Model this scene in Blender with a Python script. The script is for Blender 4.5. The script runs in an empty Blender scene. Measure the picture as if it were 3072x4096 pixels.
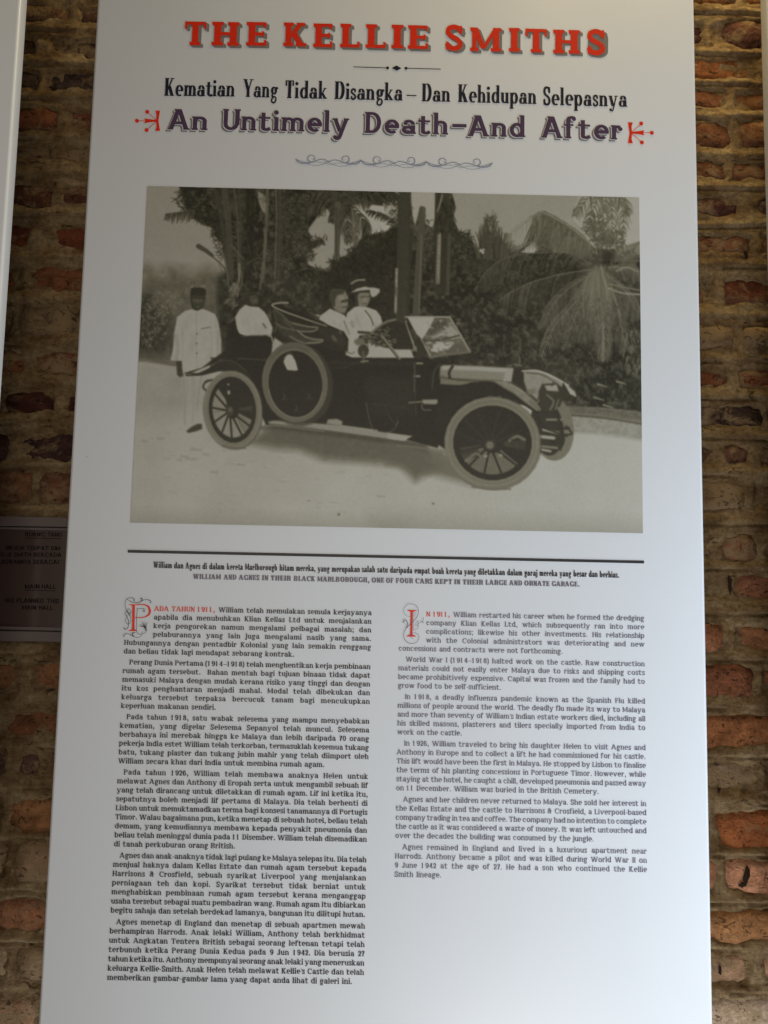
import bpy, bmesh, math, random
import numpy as np
from mathutils import Matrix, Vector
from mathutils.geometry import delaunay_2d_cdt

# ------------------------------------------------------------------ camera
S = bpy.context.scene
COL = S.collection
CAM_Z = 1.5                     # eye height; the panel front lies in the plane Y = 0
CAM_D = 1.2                     # metres from the lens to the panel
F_PX = 3313.0                   # focal length in pixels of the 3072 px wide photograph
PITCH, YAW, ROLL = 0.0993442, 0.0071802, -0.0200398

def ray(px, py):
    px = np.asarray(px, float); py = np.asarray(py, float)
    a = (px - 1536.0) / F_PX; b = np.ones_like(a); c = -(py - 2048.0) / F_PX
    cr, sr = math.cos(ROLL), math.sin(ROLL); a, c = cr*a + sr*c, -sr*a + cr*c
    cp, sp = math.cos(PITCH), math.sin(PITCH); b, c = cp*b - sp*c, sp*b + cp*c
    cy, sy = math.cos(YAW), math.sin(YAW); a, b = cy*a + sy*b, -sy*a + cy*b
    return a, b, c

def at(px, py, Y=0.0):
    """photograph pixel -> (x, z) on the vertical plane at depth Y"""
    a, b, c = ray(px, py)
    t = (CAM_D + Y) / b
    return a*t, CAM_Z + c*t

cam_data = bpy.data.cameras.new('camera')
cam = bpy.data.objects.new('camera', cam_data); COL.objects.link(cam)
cam_data.sensor_fit = 'HORIZONTAL'; cam_data.sensor_width = 36.0
cam_data.lens = 36.0 * F_PX / 3072.0
cam_data.clip_start = 0.02; cam_data.clip_end = 100
def _v(px, py):
    a, b, c = ray(px, py); return Vector((float(a), float(b), float(c)))
_f = _v(1536, 2048).normalized()
_r = (_v(2536, 2048) - _v(536, 2048)).normalized()
_u = _r.cross(_f).normalized()
M = Matrix((( _r.x, _u.x, -_f.x), (_r.y, _u.y, -_f.y), (_r.z, _u.z, -_f.z))).to_4x4()
M.translation = Vector((0, -CAM_D, CAM_Z))
cam.matrix_world = M
S.camera = cam

# ------------------------------------------------------------------ light and exposure
S.view_settings.view_transform = 'Standard'
S.view_settings.look = 'None'
S.view_settings.exposure = 0.0
S.view_settings.gamma = 1.0
W = bpy.data.worlds.new('World'); S.world = W; W.use_nodes = True
bg = W.node_tree.nodes['Background']
bg.inputs[0].default_value = (1.0, 0.95, 0.88, 1); bg.inputs[1].default_value = 0.008

def area(name, loc, target, sx, sy, power, col):
    l = bpy.data.lights.new(name, 'AREA'); l.shape = 'RECTANGLE'; l.size = sx; l.size_y = sy
    l.energy = power; l.color = col
    o = bpy.data.objects.new(name, l); COL.objects.link(o); o.location = loc
    o.rotation_euler = (Vector(target) - Vector(loc)).to_track_quat('-Z', 'Y').to_euler()
    return o
area('window_light', (1.32, -0.66, 1.12), (0.35, 0, 1.35), 0.6, 1.6, 17.5, (0.66, 0.81, 1.0))
area('room_light', (-0.2, -2.4, 1.6), (0.0, 0.0, 1.5), 2.4, 2.0, 16, (1.0, 0.90, 0.77))
area('ceiling_light', (0.6, -0.08, 3.3), (0.5, 0.06, 2.2), 0.7, 0.4, 17, (1.0, 0.78, 0.36))
area('floor_bounce', (0.25, -0.17, 0.03), (0.45, -0.1, 1.5), 2.0, 0.5, 23, (0.90, 0.92, 0.93))

# ------------------------------------------------------------------ helpers
def link_mesh(name, verts, faces, mat=None, parent=None, smooth=False):
    me = bpy.data.meshes.new(name)
    me.from_pydata([tuple(map(float, v)) for v in verts], [], faces); me.update()
    if mat: me.materials.append(mat)
    if smooth: me.polygons.foreach_set('use_smooth', [True]*len(me.polygons))
    o = bpy.data.objects.new(name, me); COL.objects.link(o)
    if parent: o.parent = parent
    return o

def bulk_mesh(name, V, Fq, mat=None, parent=None, smooth=False):
    """numpy arrays in, one mesh out (all faces with the same number of corners)"""
    V = np.asarray(V, np.float32); Fq = np.asarray(Fq, np.int32)
    me = bpy.data.meshes.new(name); n = Fq.shape[1]
    me.vertices.add(len(V)); me.vertices.foreach_set('co', V.ravel())
    me.loops.add(Fq.size); me.loops.foreach_set('vertex_index', Fq.ravel())
    me.polygons.add(len(Fq)); me.polygons.foreach_set('loop_start', np.arange(0, Fq.size, n, dtype=np.int32))
    me.polygons.foreach_set('loop_total', np.full(len(Fq), n, np.int32))
    if smooth: me.polygons.foreach_set('use_smooth', np.ones(len(Fq), bool))
    me.update(calc_edges=True); me.validate()
    if mat: me.materials.append(mat)
    o = bpy.data.objects.new(name, me); COL.objects.link(o)
    if parent: o.parent = parent
    return o

def empty(name, loc, label, cat, group=None):
    o = bpy.data.objects.new(name, None); COL.objects.link(o); o.location = loc
    o['label'] = label; o['category'] = cat
    if group: o['group'] = group
    return o

def keep(o, root):
    """vertices are written in world space: undo the parent's offset"""
    o.matrix_parent_inverse = Matrix.Translation(-Vector(root.location))
    return o

def new_mat(name, col, rough=0.5, spec=0.5):
    m = bpy.data.materials.new(name); m.use_nodes = True
    p = m.node_tree.nodes['Principled BSDF']
    p.inputs['Base Color'].default_value = (*col, 1); p.inputs['Roughness'].default_value = rough
    p.inputs['Specular IOR Level'].default_value = spec
    return m

def nodes(m):
    t = m.node_tree; N = t.nodes; L = t.links
    def n(kind, **kw):
        x = N.new(kind)
        for k, v in kw.items():
            if k.startswith('i_'): x.inputs[int(k[2:]) if k[2:].isdigit() else k[2:]].default_value = v
            else: setattr(x, k, v)
        return x
    return t, N, L, n

def srgb(r, g, b):
    f = lambda c: (c/255/12.92) if c <= 10.3 else ((c/255+0.055)/1.055)**2.4
    return (f(r), f(g), f(b))

# value noise on arrays
_rs = np.random.RandomState(7)
_perm = _rs.rand(256, 256)
def vnoise(x, y, seed=0):
    x = np.asarray(x, float) + seed*17.31; y = np.asarray(y, float) + seed*9.77
    xi = np.floor(x).astype(int); yi = np.floor(y).astype(int); fx = x - xi; fy = y - yi
    fx = fx*fx*(3-2*fx); fy = fy*fy*(3-2*fy)
    g = lambda i, j: _perm[(i+seed*13) & 255, (j+seed*29) & 255]
    return (g(xi, yi)*(1-fx) + g(xi+1, yi)*fx)*(1-fy) + (g(xi, yi+1)*(1-fx) + g(xi+1, yi+1)*fx)*fy
def fbm(x, y, seed=0, oct=4):
    s = 0; a = 1; t = 0
    for k in range(oct):
        s = s + a*vnoise(x*2**k, y*2**k, seed+k); t += a; a *= 0.55
    return s/t

# ------------------------------------------------------------------ materials
def board_material():
    m = new_mat('white_board', (0.80, 0.795, 0.785), 0.32, 0.4)
    t, N, L, n = nodes(m); p = N['Principled BSDF']
    tc = n('ShaderNodeTexCoord'); a = n('ShaderNodeTexNoise', i_Scale=9.0, i_Detail=6.0)
    L.new(tc.outputs['Object'], a.inputs['Vector'])
    r = n('ShaderNodeMapRange', i_1=0.3, i_2=0.7, i_3=0.28, i_4=0.38)
    L.new(a.outputs['Fac'], r.inputs[0]); L.new(r.outputs[0], p.inputs['Roughness'])
    # sparse dust specks and scuffs
    v = n('ShaderNodeTexVoronoi', i_Scale=13.0, i_Randomness=1.0); L.new(tc.outputs['Object'], v.inputs['Vector'])
    lt = n('ShaderNodeMath', operation='LESS_THAN', i_1=0.020); L.new(v.outputs['Distance'], lt.inputs[0])
    f = n('ShaderNodeMath', operation='MULTIPLY', i_1=0.28); L.new(lt.outputs[0], f.inputs[0])
    g = n('ShaderNodeTexNoise', i_Scale=900.0, i_Detail=2.0); L.new(tc.outputs['Object'], g.inputs['Vector'])
    gr = n('ShaderNodeMapRange', i_1=0.3, i_2=0.7, i_3=0.955, i_4=1.03); L.new(g.outputs['Fac'], gr.inputs[0])
    mx = n('ShaderNodeMix', data_type='RGBA'); mx.inputs[6].default_value = (0.80, 0.795, 0.785, 1); mx.inputs[7].default_value = (0.35, 0.31, 0.26, 1)
    L.new(f.outputs[0], mx.inputs[0])
    sc = n('ShaderNodeVectorMath', operation='SCALE'); L.new(mx.outputs[2], sc.inputs[0]); L.new(gr.outputs[0], sc.inputs['Scale'])
    L.new(sc.outputs[0], p.inputs['Base Color'])
    return m
M_BOARD = board_material()
def ink(name, rgb):
    m = new_mat(name, srgb(*rgb), 0.38, 0.4)
    t, N, L, n = nodes(m); p = N['Principled BSDF']
    g = n('ShaderNodeTexNoise', i_Scale=700.0, i_Detail=2.0)
    tc = n('ShaderNodeTexCoord'); L.new(tc.outputs['Object'], g.inputs['Vector'])
    r = n('ShaderNodeMapRange', i_1=0.3, i_2=0.7, i_3=0.85, i_4=1.15); L.new(g.outputs['Fac'], r.inputs[0])
    sc = n('ShaderNodeVectorMath', operation='SCALE'); sc.inputs[0].default_value = srgb(*rgb)
    L.new(r.outputs[0], sc.inputs['Scale']); L.new(sc.outputs[0], p.inputs['Base Color'])
    return m
INK_RED = ink('red_ink', (236, 50, 22))
INK_SHADOW = ink('grey_brown_ink', (136, 130, 120))
INK_NAVY = ink('navy_black_ink', (34, 36, 52))
INK_PURPLE = ink('purple_ink', (84, 62, 86))
INK_TAUPE = ink('taupe_ink', (128, 120, 116))
INK_PAPER = ink('paper_ink', (225, 220, 208))
INK_SLATE = ink('slate_ink', (40, 44, 60))
INK_GREY = ink('grey_violet_ink', (104, 104, 124))
INK_MIST = ink('blue_grey_ink', (150, 156, 172))
INK_RULE = ink('charcoal_ink', (52, 50, 50))
INK_RED2 = ink('soft_red_ink', (230, 68, 48))
INK_CAPTION = ink('caption_grey_ink', (112, 108, 122))

# ------------------------------------------------------------------ lettering: stroke-built alphabets
class Style:
    def __init__(s, **k): s.__dict__.update(dict(X=.72, C=1.0, A=1.04, D=-.28, sw=.19, cw=.21, th=.10, sl=.08, st=.09, sb=.025, k=1.0, br=0.0)); s.__dict__.update(k); s.cache = {}

def catmull(P, n=7):
    P = np.asarray(P, float); out = []
    if len(P) < 3: return P
    Q = np.vstack([2*P[0]-P[1], P, 2*P[-1]-P[-2]])
    for i in range(1, len(Q)-2):
        p0, p1, p2, p3 = Q[i-1], Q[i], Q[i+1], Q[i+2]
        for j in range(n):
            t = j/n
            out.append(0.5*((2*p1)+(-p0+p2)*t+(2*p0-5*p1+4*p2-p3)*t*t+(-p0+3*p1-3*p2+p3)*t**3))
    out.append(Q[-2]); return np.array(out)

def ribbon(P, wid):
    """centre line + widths -> quads"""
    P = np.asarray(P, float); T = np.gradient(P, axis=0)
    ln = np.hypot(T[:, 0], T[:, 1]); ln[ln == 0] = 1; T = T/ln[:, None]
    Nn = np.stack([-T[:, 1], T[:, 0]], 1)*(np.asarray(wid)[:, None]/2)
    a, b = P+Nn, P-Nn
    return [[a[i], b[i], b[i+1], a[i+1]] for i in range(len(P)-1)]

class Pen:
    def __init__(s, F, cap=False):
        s.F = F; s.p = []; s.sw = F.cw if cap else F.sw
    def R(s, x0, y0, x1, y1): s.p.append([(x0, y0), (x1, y0), (x1, y1), (x0, y1)])
    def poly(s, *pts): s.p.append(list(pts))
    def ST(s, pts, w=None, n=6, smooth=True, w1=None):
        P = catmull(pts, n) if smooth else np.asarray(pts, float)
        T = np.gradient(P, axis=0); ln = np.hypot(T[:, 0], T[:, 1])+1e-9
        v = np.abs(T[:, 1]/ln)
        if w is None: wd = s.F.th + (s.sw - s.F.th)*v**1.3
        elif w1 is not None: wd = np.linspace(w, w1, len(P))
        else: wd = np.full(len(P), w)
        s.p += ribbon(P, wd)
    def EL(s, cx, cy, rx, ry, a0=0, a1=360, n=None, w=None):
        n = n or max(5, int(abs(a1-a0)/18))
        t = np.radians(np.linspace(a0, a1, n+1))
        P = np.stack([cx+rx*np.cos(t), cy+ry*np.sin(t)], 1)
        Tx, Ty = -rx*np.sin(t), ry*np.cos(t); v = np.abs(Ty)/np.hypot(Tx, Ty)
        wd = (s.F.th + (s.sw - s.F.th)*v**1.4) if w is None else np.full(len(P), w)
        Nn = np.stack([-Ty, Tx], 1)/np.hypot(Tx, Ty)[:, None]*(wd[:, None]/2)
        a, b = P+Nn, P-Nn
        s.p += [[a[i], b[i], b[i+1], a[i+1]] for i in range(n)]
    def DOT(s, cx, cy, r, n=12):
        s.p.append([(cx+r*math.cos(2*math.pi*i/n), cy+r*math.sin(2*math.pi*i/n)) for i in range(n)])
    def LN(s, x0, y0, x1, y1, w):   # diagonal with horizontal ends, w measured horizontally
        s.p.append([(x0-w/2, y0), (x0+w/2, y0), (x1+w/2, y1), (x1-w/2, y1)])
    def V(s, x, y0, y1, foot='b', head='', w=None):
        """vertical stem whose left side is x, with slab serifs"""
        F = s.F; w = w or s.sw; s.R(x, y0, x+w, y1)
        def slab(y, kind, up):
            l = x - (F.sl if kind in 'bl' else 0); r = x + w + (F.sl if kind in 'br' else 0)
            ya, yb = (y, y+F.st) if up else (y-F.st, y)
            s.R(l, ya, r, yb)
            if F.br:
                b = F.br; yy = yb if up else ya; d = b if up else -b
                if kind in 'bl': s.poly(*( [(x-b*.8, yy), (x+.001, yy), (x+.001, yy+d)] if up else [(x-b*.8, yy), (x+.001, yy+d), (x+.001, yy)]))
                if kind in 'br': s.poly(*( [(x+w-.001, yy), (x+w+b*.8, yy), (x+w-.001, yy+d)] if up else [(x+w-.001, yy), (x+w-.001, yy+d), (x+w+b*.8, yy)]))
        if foot and F.sl > 0: slab(y0, foot, True)
        if head and F.sl > 0: slab(y1, head, False)
    def SF(s, xc, y, half, up=True):
        F = s.F
        if F.sl > 0: s.R(xc-half, y if up else y-F.st, xc+half, y+F.st if up else y)

def glyph(ch, F):
    if ch in F.cache: return F.cache[ch]
    cap = ch.isupper() or ch.isdigit() or ch == '&'
    g = Pen(F, cap); sw, th, sl, st, sb, k, X, C, A, D = g.sw, F.th, F.sl, F.st, F.sb, F.k, F.X, F.C, F.A, F.D
    x0 = sl+sb; d = .40*k; e = 0.012; W = 0
    es = getattr(F, 'es', 0)
    def end(x): return x+sl+sb
    def bowl(cx, cy, rx, ry): g.EL(cx, cy, rx, ry, 0, 360)
    if ch == ' ': W = .34*k
    elif ch in '.,;:':
        r = max(sw*.62, .085); W = .16*k+2*r
        c = W/2
        g.DOT(c, r*.95, r)
        if ch in ',;': g.ST([(c+r*.5, r), (c+r*.45, -r*.6), (c-r*.5, -r*2.3)], r*1.5, w1=.05)
        if ch in ';:': g.DOT(c, X-r, r)
    elif ch in "'\u2019":
        g.DOT(.14, C-.09, .085); g.ST([(.2, C-.09), (.19, C-.2), (.10, C-.30)], .09, w1=.02); W = .27
    elif ch == '-': g.R(.06, X*.42, .06+.30*k, X*.42+max(th, .1)); W = .12+.30*k
    elif ch == '\u2013': g.R(.05, X*.42, .05+.58*k, X*.42+max(th, .085)); W = .10+.58*k
    elif ch in '()':
        s_ = 1 if ch == '(' else -1; c = .30 if ch == '(' else .10
        g.ST([(c, C+.05), (c-.17*s_, C*.7), (c-.20*s_, C*.4), (c-.17*s_, .05), (c, -.22)], None); W = .42
    elif ch in 'nhmru':
        top = A if ch == 'h' else X
        if ch == 'u':
            g.V(x0, .2, X, '', 'l'); x2 = x0+d; g.V(x2, 0, X, 'r', 'l')
            g.EL((x0+x2)/2+sw/2, .22, d/2, .22-th/2, 180, 350); W = end(x2+sw)
        elif ch == 'r':
            g.V(x0, 0, X, 'b', 'l'); g.EL(x0+sw/2+.17*k, X-.24, .17*k, .24-th/2, 180, 60)
            g.DOT(x0+sw/2+.27*k, X-.17, max(sw*.55, .08)); W = x0+sw/2+.27*k+.11+sb
        else:
            g.V(x0, 0, top, 'b', 'l'); xs = [x0+d] if ch in 'nh' else [x0+d*.94, x0+1.88*d]
            p = x0
            for x in xs:
                g.V(x, 0, X-.2, 'b'); g.EL((p+x)/2+sw/2, X-.22, (x-p)/2, .22-th/2, 175, 0); p = x
            W = end(p+sw)
    elif ch in 'il':
        g.V(x0, 0, A if ch == 'l' else X, 'b', 'l'); W = end(x0+sw)
        if ch == 'i': g.DOT(x0+sw*.42, X+.22, max(sw*.62, .09))
    elif ch == 'j':
        g.V(x0, -.02, X, '', 'l'); g.ST([(x0+sw/2, .02), (x0+sw*.45, D*.55), (x0-.10*k, D+th/2+.02)]); g.DOT(x0-.10*k, D+.10, max(sw*.5, .07))
        g.DOT(x0+sw*.42, X+.22, max(sw*.62, .09)); W = end(x0+sw)-sl*.5
    elif ch in 'oce':
        rx = .235*k; cx = sb+.03+sw/2+rx; cy = X/2; ry = X/2-th/2+e
        if ch == 'o': bowl(cx, cy, rx, ry)
        elif ch == 'c': g.EL(cx, cy, rx, ry, 55, 318); g.DOT(cx+rx*.70, X*.72, max(sw*.55, .08))
        else: g.EL(cx, cy, rx, ry, 0, 308); g.R(cx-rx, cy-th*.55, cx+rx+sw/2-.01, cy+th*.6)
        W = cx+rx+(sw/2+sb+.03 if ch == 'o' else sw*.35+sb+.02)
    elif ch in 'bdpq':
        rx = .225*k; ry = X/2-th/2+e; cy = X/2
        if ch in 'bp':
            g.V(x0, D if ch == 'p' else 0, A if ch == 'b' else X, 'b' if ch == 'p' else '', 'l')
            bowl(x0+sw/2+rx, cy, rx, ry); W = x0+sw/2+2*rx+sw/2+sb+.03
        else:
            cx = sb+.03+sw/2+rx; xs = cx+rx-sw/2
            bowl(cx, cy, rx, ry)
            g.V(xs, D if ch == 'q' else 0, A if ch == 'd' else X, 'b' if ch == 'q' else 'r', 'l' if ch == 'd' else ''); W = end(xs+sw)
    elif ch == 'a':
        xs = sb+.03+.40*k; g.V(xs, 0, X*.62, 'r'); cx = xs+sw/2-.19*k
        g.EL(cx, X*.66, .19*k, X*.34-th/2+e, 0, 145); g.DOT(cx-.15*k, X*.76, max(sw*.5, .075))
        g.EL(xs-.13*k, X*.28, .19*k, X*.28-th/2+e, 0, 360); W = end(xs+sw)
    elif ch == 'g':
        rx = .18*k; cx = sb+.05+sw/2+rx; g.EL(cx, X*.66, rx, X*.34-th/2+e, w=None)
        g.ST([(cx-rx*.7, X*.38), (cx-rx*.95, X*.14), (cx-rx*.2, .06), (cx+rx*.9, .02), (cx+rx*1.15, D*.45), (cx+rx*.4, D*.9), (cx-rx*.8, D*.85), (cx-rx*1.1, D*.4), (cx-rx*.3, .04)], (sw+th)/2.2)
        g.ST([(cx+rx*.5, X*.9), (cx+rx*1.1, X-.03), (cx+rx*1.6, X*.95)], th); g.DOT(cx+rx*1.65, X*.9, .07); W = cx+rx*1.75+.04+sb
    elif ch == 's':
        w = .44*k; l = sb+.03; r = l+w; m = (l+r)/2; h = th/2
        g.ST([(r-.04, X*.76), (r-.10*k, X-h-.03), (m, X-h+e), (l+.08*k, X-h-.05), (l+.07*k, X*.66), (m, X*.51), (r-.07*k, X*.36), (r-.07*k, h+.06), (m, h-e), (l+.09*k, h+.03), (l+.03, X*.24)], (sw*1.0+th)/2.0)
        g.R(r-.09, X*.66, r-.01, X); g.R(l+.01, 0, l+.09, X*.32); W = r+.03+sb
    elif ch == 't':
        x = sb+.12*k; g.R(x, .16, x+sw, X+.20); g.poly((x-.12*k, X-st), (x+sw, X-st), (x+sw, X+.20)); g.R(x-.13*k, X-st*1.15, x+.40*k, X)
        g.ST([(x+sw/2, .2), (x+sw*.6, .09), (x+sw+.08*k, th/2-e), (x+.40*k, .12)]); W = x+.44*k+sb
    elif ch == 'f':
        x = x0+.02; g.V(x, 0, A-.2, 'b'); g.EL(x+sw/2+.15*k, A-.2, .15*k, .2-th/2, 180, 40); g.DOT(x+sw/2+.25*k, A-.14, max(sw*.5, .07))
        g.R(x-.10*k, X-st, x+sw+.14*k, X); W = x+sw+.24*k+sb
    elif ch == 'k':
        g.V(x0, 0, A, 'b', 'l'); x = x0+sw
        g.LN(x-.02, X*.33, x+.27*k, X-.02, th*1.5); g.LN(x+.30*k, .02, x+.05*k, X*.5, sw*1.05)
        g.SF(x+.27*k, X, .13*k, False); g.SF(x+.30*k, 0, .16*k+sl*.3); W = x+.30*k+.17*k+sl*.3+sb
    elif ch in 'vwyx':
        hw = .25*k; l = sb+sl+sw/2
        if ch == 'v' or ch == 'y':
            c = l+hw; r = c+hw
            g.LN(c-.02, 0 if ch == 'v' else .02, l, X-.01, sw*1.02)
            if ch == 'v': g.LN(c+.02, 0, r, X-.01, th*1.3)
            else: g.ST([(r, X-.01), (c+.04, .02), (c-.05*k, D*.7), (c-.16*k, D+.05), (c-.24*k, D+.10)], th*1.25, smooth=True); g.DOT(c-.24*k, D+.11, max(sw*.48, .07))
            xs = (l, r)
        elif ch == 'w':
            hw *= .78; xs = (l, l+2*hw, l+4*hw); c = l+hw
            g.LN(c, 0, l, X-.01, sw); g.LN(c, 0, l+2*hw, X-.01, th*1.3); g.LN(c+2*hw, 0, l+2*hw, X-.01, sw); g.LN(c+2*hw, 0, l+4*hw, X-.01, th*1.3); r = l+4*hw
        else:
            r = l+.36*k; g.LN(r, .01, l, X-.01, sw*1.05); g.LN(l, .01, r, X-.01, th*1.3); xs = (l, r)
            for x in xs: g.SF(x, 0, sl+sw*.45)
        for x in xs: g.SF(x, X, sl+sw*.45, False)
        W = xs[-1]+sw*.45+sl+sb
    elif ch == 'z':
        l = sb+.04; r = l+.42*k; g.R(l, X-th*1.05, r, X); g.R(l, 0, r, th*1.05); g.LN(l+sw*.55, th*.5, r-sw*.55, X-th*.5, sw*1.1)
        g.R(l, X-.25, l+.07, X); g.R(r-.07, 0, r, .27); W = r+.04+sb
    # ---------------- capitals
    elif ch in 'IHLTEFPRBDNMKUJ':
        w = .46*k; top = 'b'
        if ch == 'I': g.V(x0, 0, C, 'b', 'b'); W = end(x0+sw)
        elif ch == 'H': g.V(x0, 0, C, 'b', 'b'); g.V(x0+w+.03, 0, C, 'b', 'b'); g.R(x0, C*.5-th/2, x0+w+.04, C*.5+th/2); W = end(x0+w+.03+sw)
        elif ch in 'LEF':
            g.V(x0, 0, C, 'l' if ch != 'F' else 'b', 'l' if ch != 'L' else 'b'); r = x0+sw+.36*k
            if ch in 'LE': g.R(x0, 0, r, th); g.R(r-.09, 0, r, .30-es)
            if ch in 'EF': g.R(x0, C-th, r-.02, C); g.R(r-.11, C-.28+es, r-.02, C); g.R(x0, C*.5-th/2, r-.10, C*.5+th/2); g.R(r-.17, C*.5-.14+es*.5, r-.09, C*.5+.14-es*.5)
            W = r+.03+sb
        elif ch == 'T':
            w = .36*k; c = sb+.03+w; g.V(c-sw/2, 0, C, 'b'); g.R(c-w, C-th, c+w, C); g.R(c-w, C-.31, c-w+.09, C); g.R(c+w-.09, C-.31, c+w, C); W = c+w+.03+sb
        elif ch in 'PRB':
            g.V(x0, 0, C, 'b' if ch != 'B' else 'l', 'l'); c = x0+sw+.12*k; ry = C*.255-th/2
            cy = C-.265; g.EL(c, cy, .22*k, .265-th/2, 90, -90); g.R(x0, C-th, c+.01, C); g.R(x0, cy-.265, c+.01, cy-.265+th); W = c+.22*k+sw/2+.04+sb
            if ch == 'B': g.EL(c+.02, .25, .24*k, .25-th/2, 90, -90); g.R(x0, 0, c+.03, th); W += .03
            if ch == 'R': g.ST([(c-.02, C-.49), (c+.16*k, C-.56), (c+.20*k, .16), (c+.27*k, th/2), (c+.36*k, .05)], None); W = c+.40*k+sb
        elif ch == 'D':
            g.V(x0, 0, C, 'l', 'l'); c = x0+sw+.10*k; g.EL(c, C/2, .30*k, C/2-th/2, 90, -90, n=14); g.R(x0, 0, c+.01, th); g.R(x0, C-th, c+.01, C); W = c+.30*k+sw/2+.03+sb
        elif ch == 'N':
            w = .50*k; g.V(x0, 0, C, 'b', 'l', w=th*1.4); g.V(x0+w, 0, C, '', 'b', w=th*1.4); g.LN(x0+w+th*.6, 0, x0+th*.5, C, sw*1.15); W = end(x0+w+th*1.4)
        elif ch == 'M':
            w = .62*k+sw*.45; g.V(x0, 0, C, 'b', 'l', w=th*1.1+.02); g.V(x0+w, 0, C, 'b', 'r', w=sw); c = x0+w/2+.03; g.LN(c, .12, x0+sw*.45, C, sw*.85); g.LN(c, .12, x0+w+sw*.5, C, min(th*1.2, sw*.8)); W = end(x0+w+sw)
        elif ch == 'K':
            g.V(x0, 0, C, 'b', 'b'); x = x0+sw; g.LN(x, C*.38, x+.32*k, C-.02, th*1.6); g.LN(x+.36*k, .02, x+.09*k, C*.55, sw*1.1)
            g.SF(x+.33*k, C, .14*k+.02, False); g.SF(x+.36*k, 0, .17*k+.02); W = x+.53*k+.02+sb
        elif ch == 'U':
            w = .46*k; g.V(x0, .25, C, '', 'b'); g.V(x0+w+.04, .25, C, '', 'b', w=th*1.4 if th < .14 else sw)
            g.EL(x0+sw/2+(w+.04)/2-.01, .28, (w+.04)/2-.01, .28-th/2, 180, 360, n=12); W = end(x0+w+.04+sw*.8)
        elif ch == 'J':
            x = x0+.16*k; g.V(x, .22, C, '', 'b'); g.ST([(x+sw/2, .24), (x+sw*.4, .08), (x-.08*k, th/2), (x-.20*k, .10), (x-.2*k, .16)]); g.DOT(x-.16*k, .17, .09); W = end(x+sw)
    elif ch in 'AVW':
        hw = .33*k; c = sb+sl+hw+.03; L_, R_ = c-hw, c+hw
        if ch == 'A':
            g.LN(L_, 0, c-.03, C, th*1.4); g.LN(R_, 0, c+.0, C, sw*1.1); g.R(c-hw*.66, C*.26, c+hw*.66, C*.26+th)
            g.SF(L_, 0, sl+.07); g.SF(R_, 0, sl+sw*.5); W = R_+sw*.5+sl+sb
            if getattr(F, 'atop', 0): g.R(c-sw*.75-.06, C-st, c+sw*.55, C)
        elif ch == 'V':
            g.LN(c, 0, L_, C, sw*1.1); g.LN(c+.04, 0, R_, C, th*1.4); g.SF(L_, C, sl+sw*.5, False); g.SF(R_, C, sl+.07, False); W = R_+.07+sl+sb
        else:
            hw = .25*k; L_ = sb+sl+sw*.5; a, b, c_, d_ = L_+hw, L_+2*hw, L_+3*hw, L_+4*hw
            g.LN(a, 0, L_, C, sw); g.LN(a+.03, 0, b, C, th*1.4); g.LN(c_, 0, b, C, sw); g.LN(c_+.03, 0, d_, C, th*1.4)
            for x in (L_, b, d_): g.SF(x, C, sl+.09, False)
            W = d_+.09+sl+sb
    elif ch in 'OCGQ':
        rx = .32*k; cx = sb+.03+sw/2+rx; cy = C/2; ry = C/2-th/2+e
        if ch == 'O': g.EL(cx, cy, rx, ry, n=24); W = cx+rx+sw/2+.03+sb
        else:
            g.EL(cx, cy, rx, ry, 48, 318, n=18); g.R(cx+rx*.72, C*.62, cx+rx*.72+.09, C); W = cx+rx+.06+sb
            if ch == 'G': g.V(cx+rx*.62, .04, C*.42, '', 'b', w=sw*.9); W += sl*.6+.03
    elif ch == 'S':
        l = sb+.03; w = .56*k; r = l+w; m = (l+r)/2; h = th/2; q = min((sw+th)/2*1.08, .20)
        g.ST([(r-.05, C*.74), (r-.10*k, C-h-.06), (m, C-h+e), (l+.10*k, C-h-.06), (l+.07*k, C*.72), (l+.16*k, C*.58), (r-.16*k, C*.43), (r-.06*k, C*.27), (r-.11*k, h+.06), (m, h-e), (l+.10*k, h+.06), (l+.04, C*.27)], q)
        g.R(r-.09, C*.66, r, C); g.R(l, 0, l+.09, C*.34); W = r+.03+sb
    elif ch == 'Y':
        hw = .31*k; c = sb+sl+hw+.05; g.V(c-sw/2, 0, C*.46, 'b'); g.LN(c-.01, C*.40, c-hw, C, sw*1.08); g.LN(c+.03, C*.40, c+hw, C, th*1.4)
        g.SF(c-hw, C, sl+sw*.5, False); g.SF(c+hw, C, sl+.08, False); W = c+hw+.08+sl+sb
    # ---------------- figures and &
    elif ch == '1': g.V(x0+.10, 0, C, 'b', ''); g.poly((x0-.02, C*.76), (x0+.12, C*.76), (x0+.12, C), (x0+.08, C*.93)); W = .36*k+sw+.2
    elif ch in '069':
        rx = .21*k; cx = .06+sw/2+rx
        if ch == '0': g.EL(cx, C/2, rx, C/2-th/2, n=20)
        elif ch == '6':
            g.EL(cx, C*.31, rx, C*.31-th/2); g.ST([(cx-rx, C*.35), (cx-rx*.9, C*.7), (cx-.02, C-th/2), (cx+rx*.7, C*.86)]); g.DOT(cx+rx*.7, C*.8, .09)
        else:
            g.EL(cx, C*.69, rx, C*.31-th/2); g.ST([(cx+rx, C*.65), (cx+rx*.9, C*.3), (cx+.02, th/2), (cx-rx*.7, C*.14)]); g.DOT(cx-rx*.7, C*.2, .09)
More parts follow.
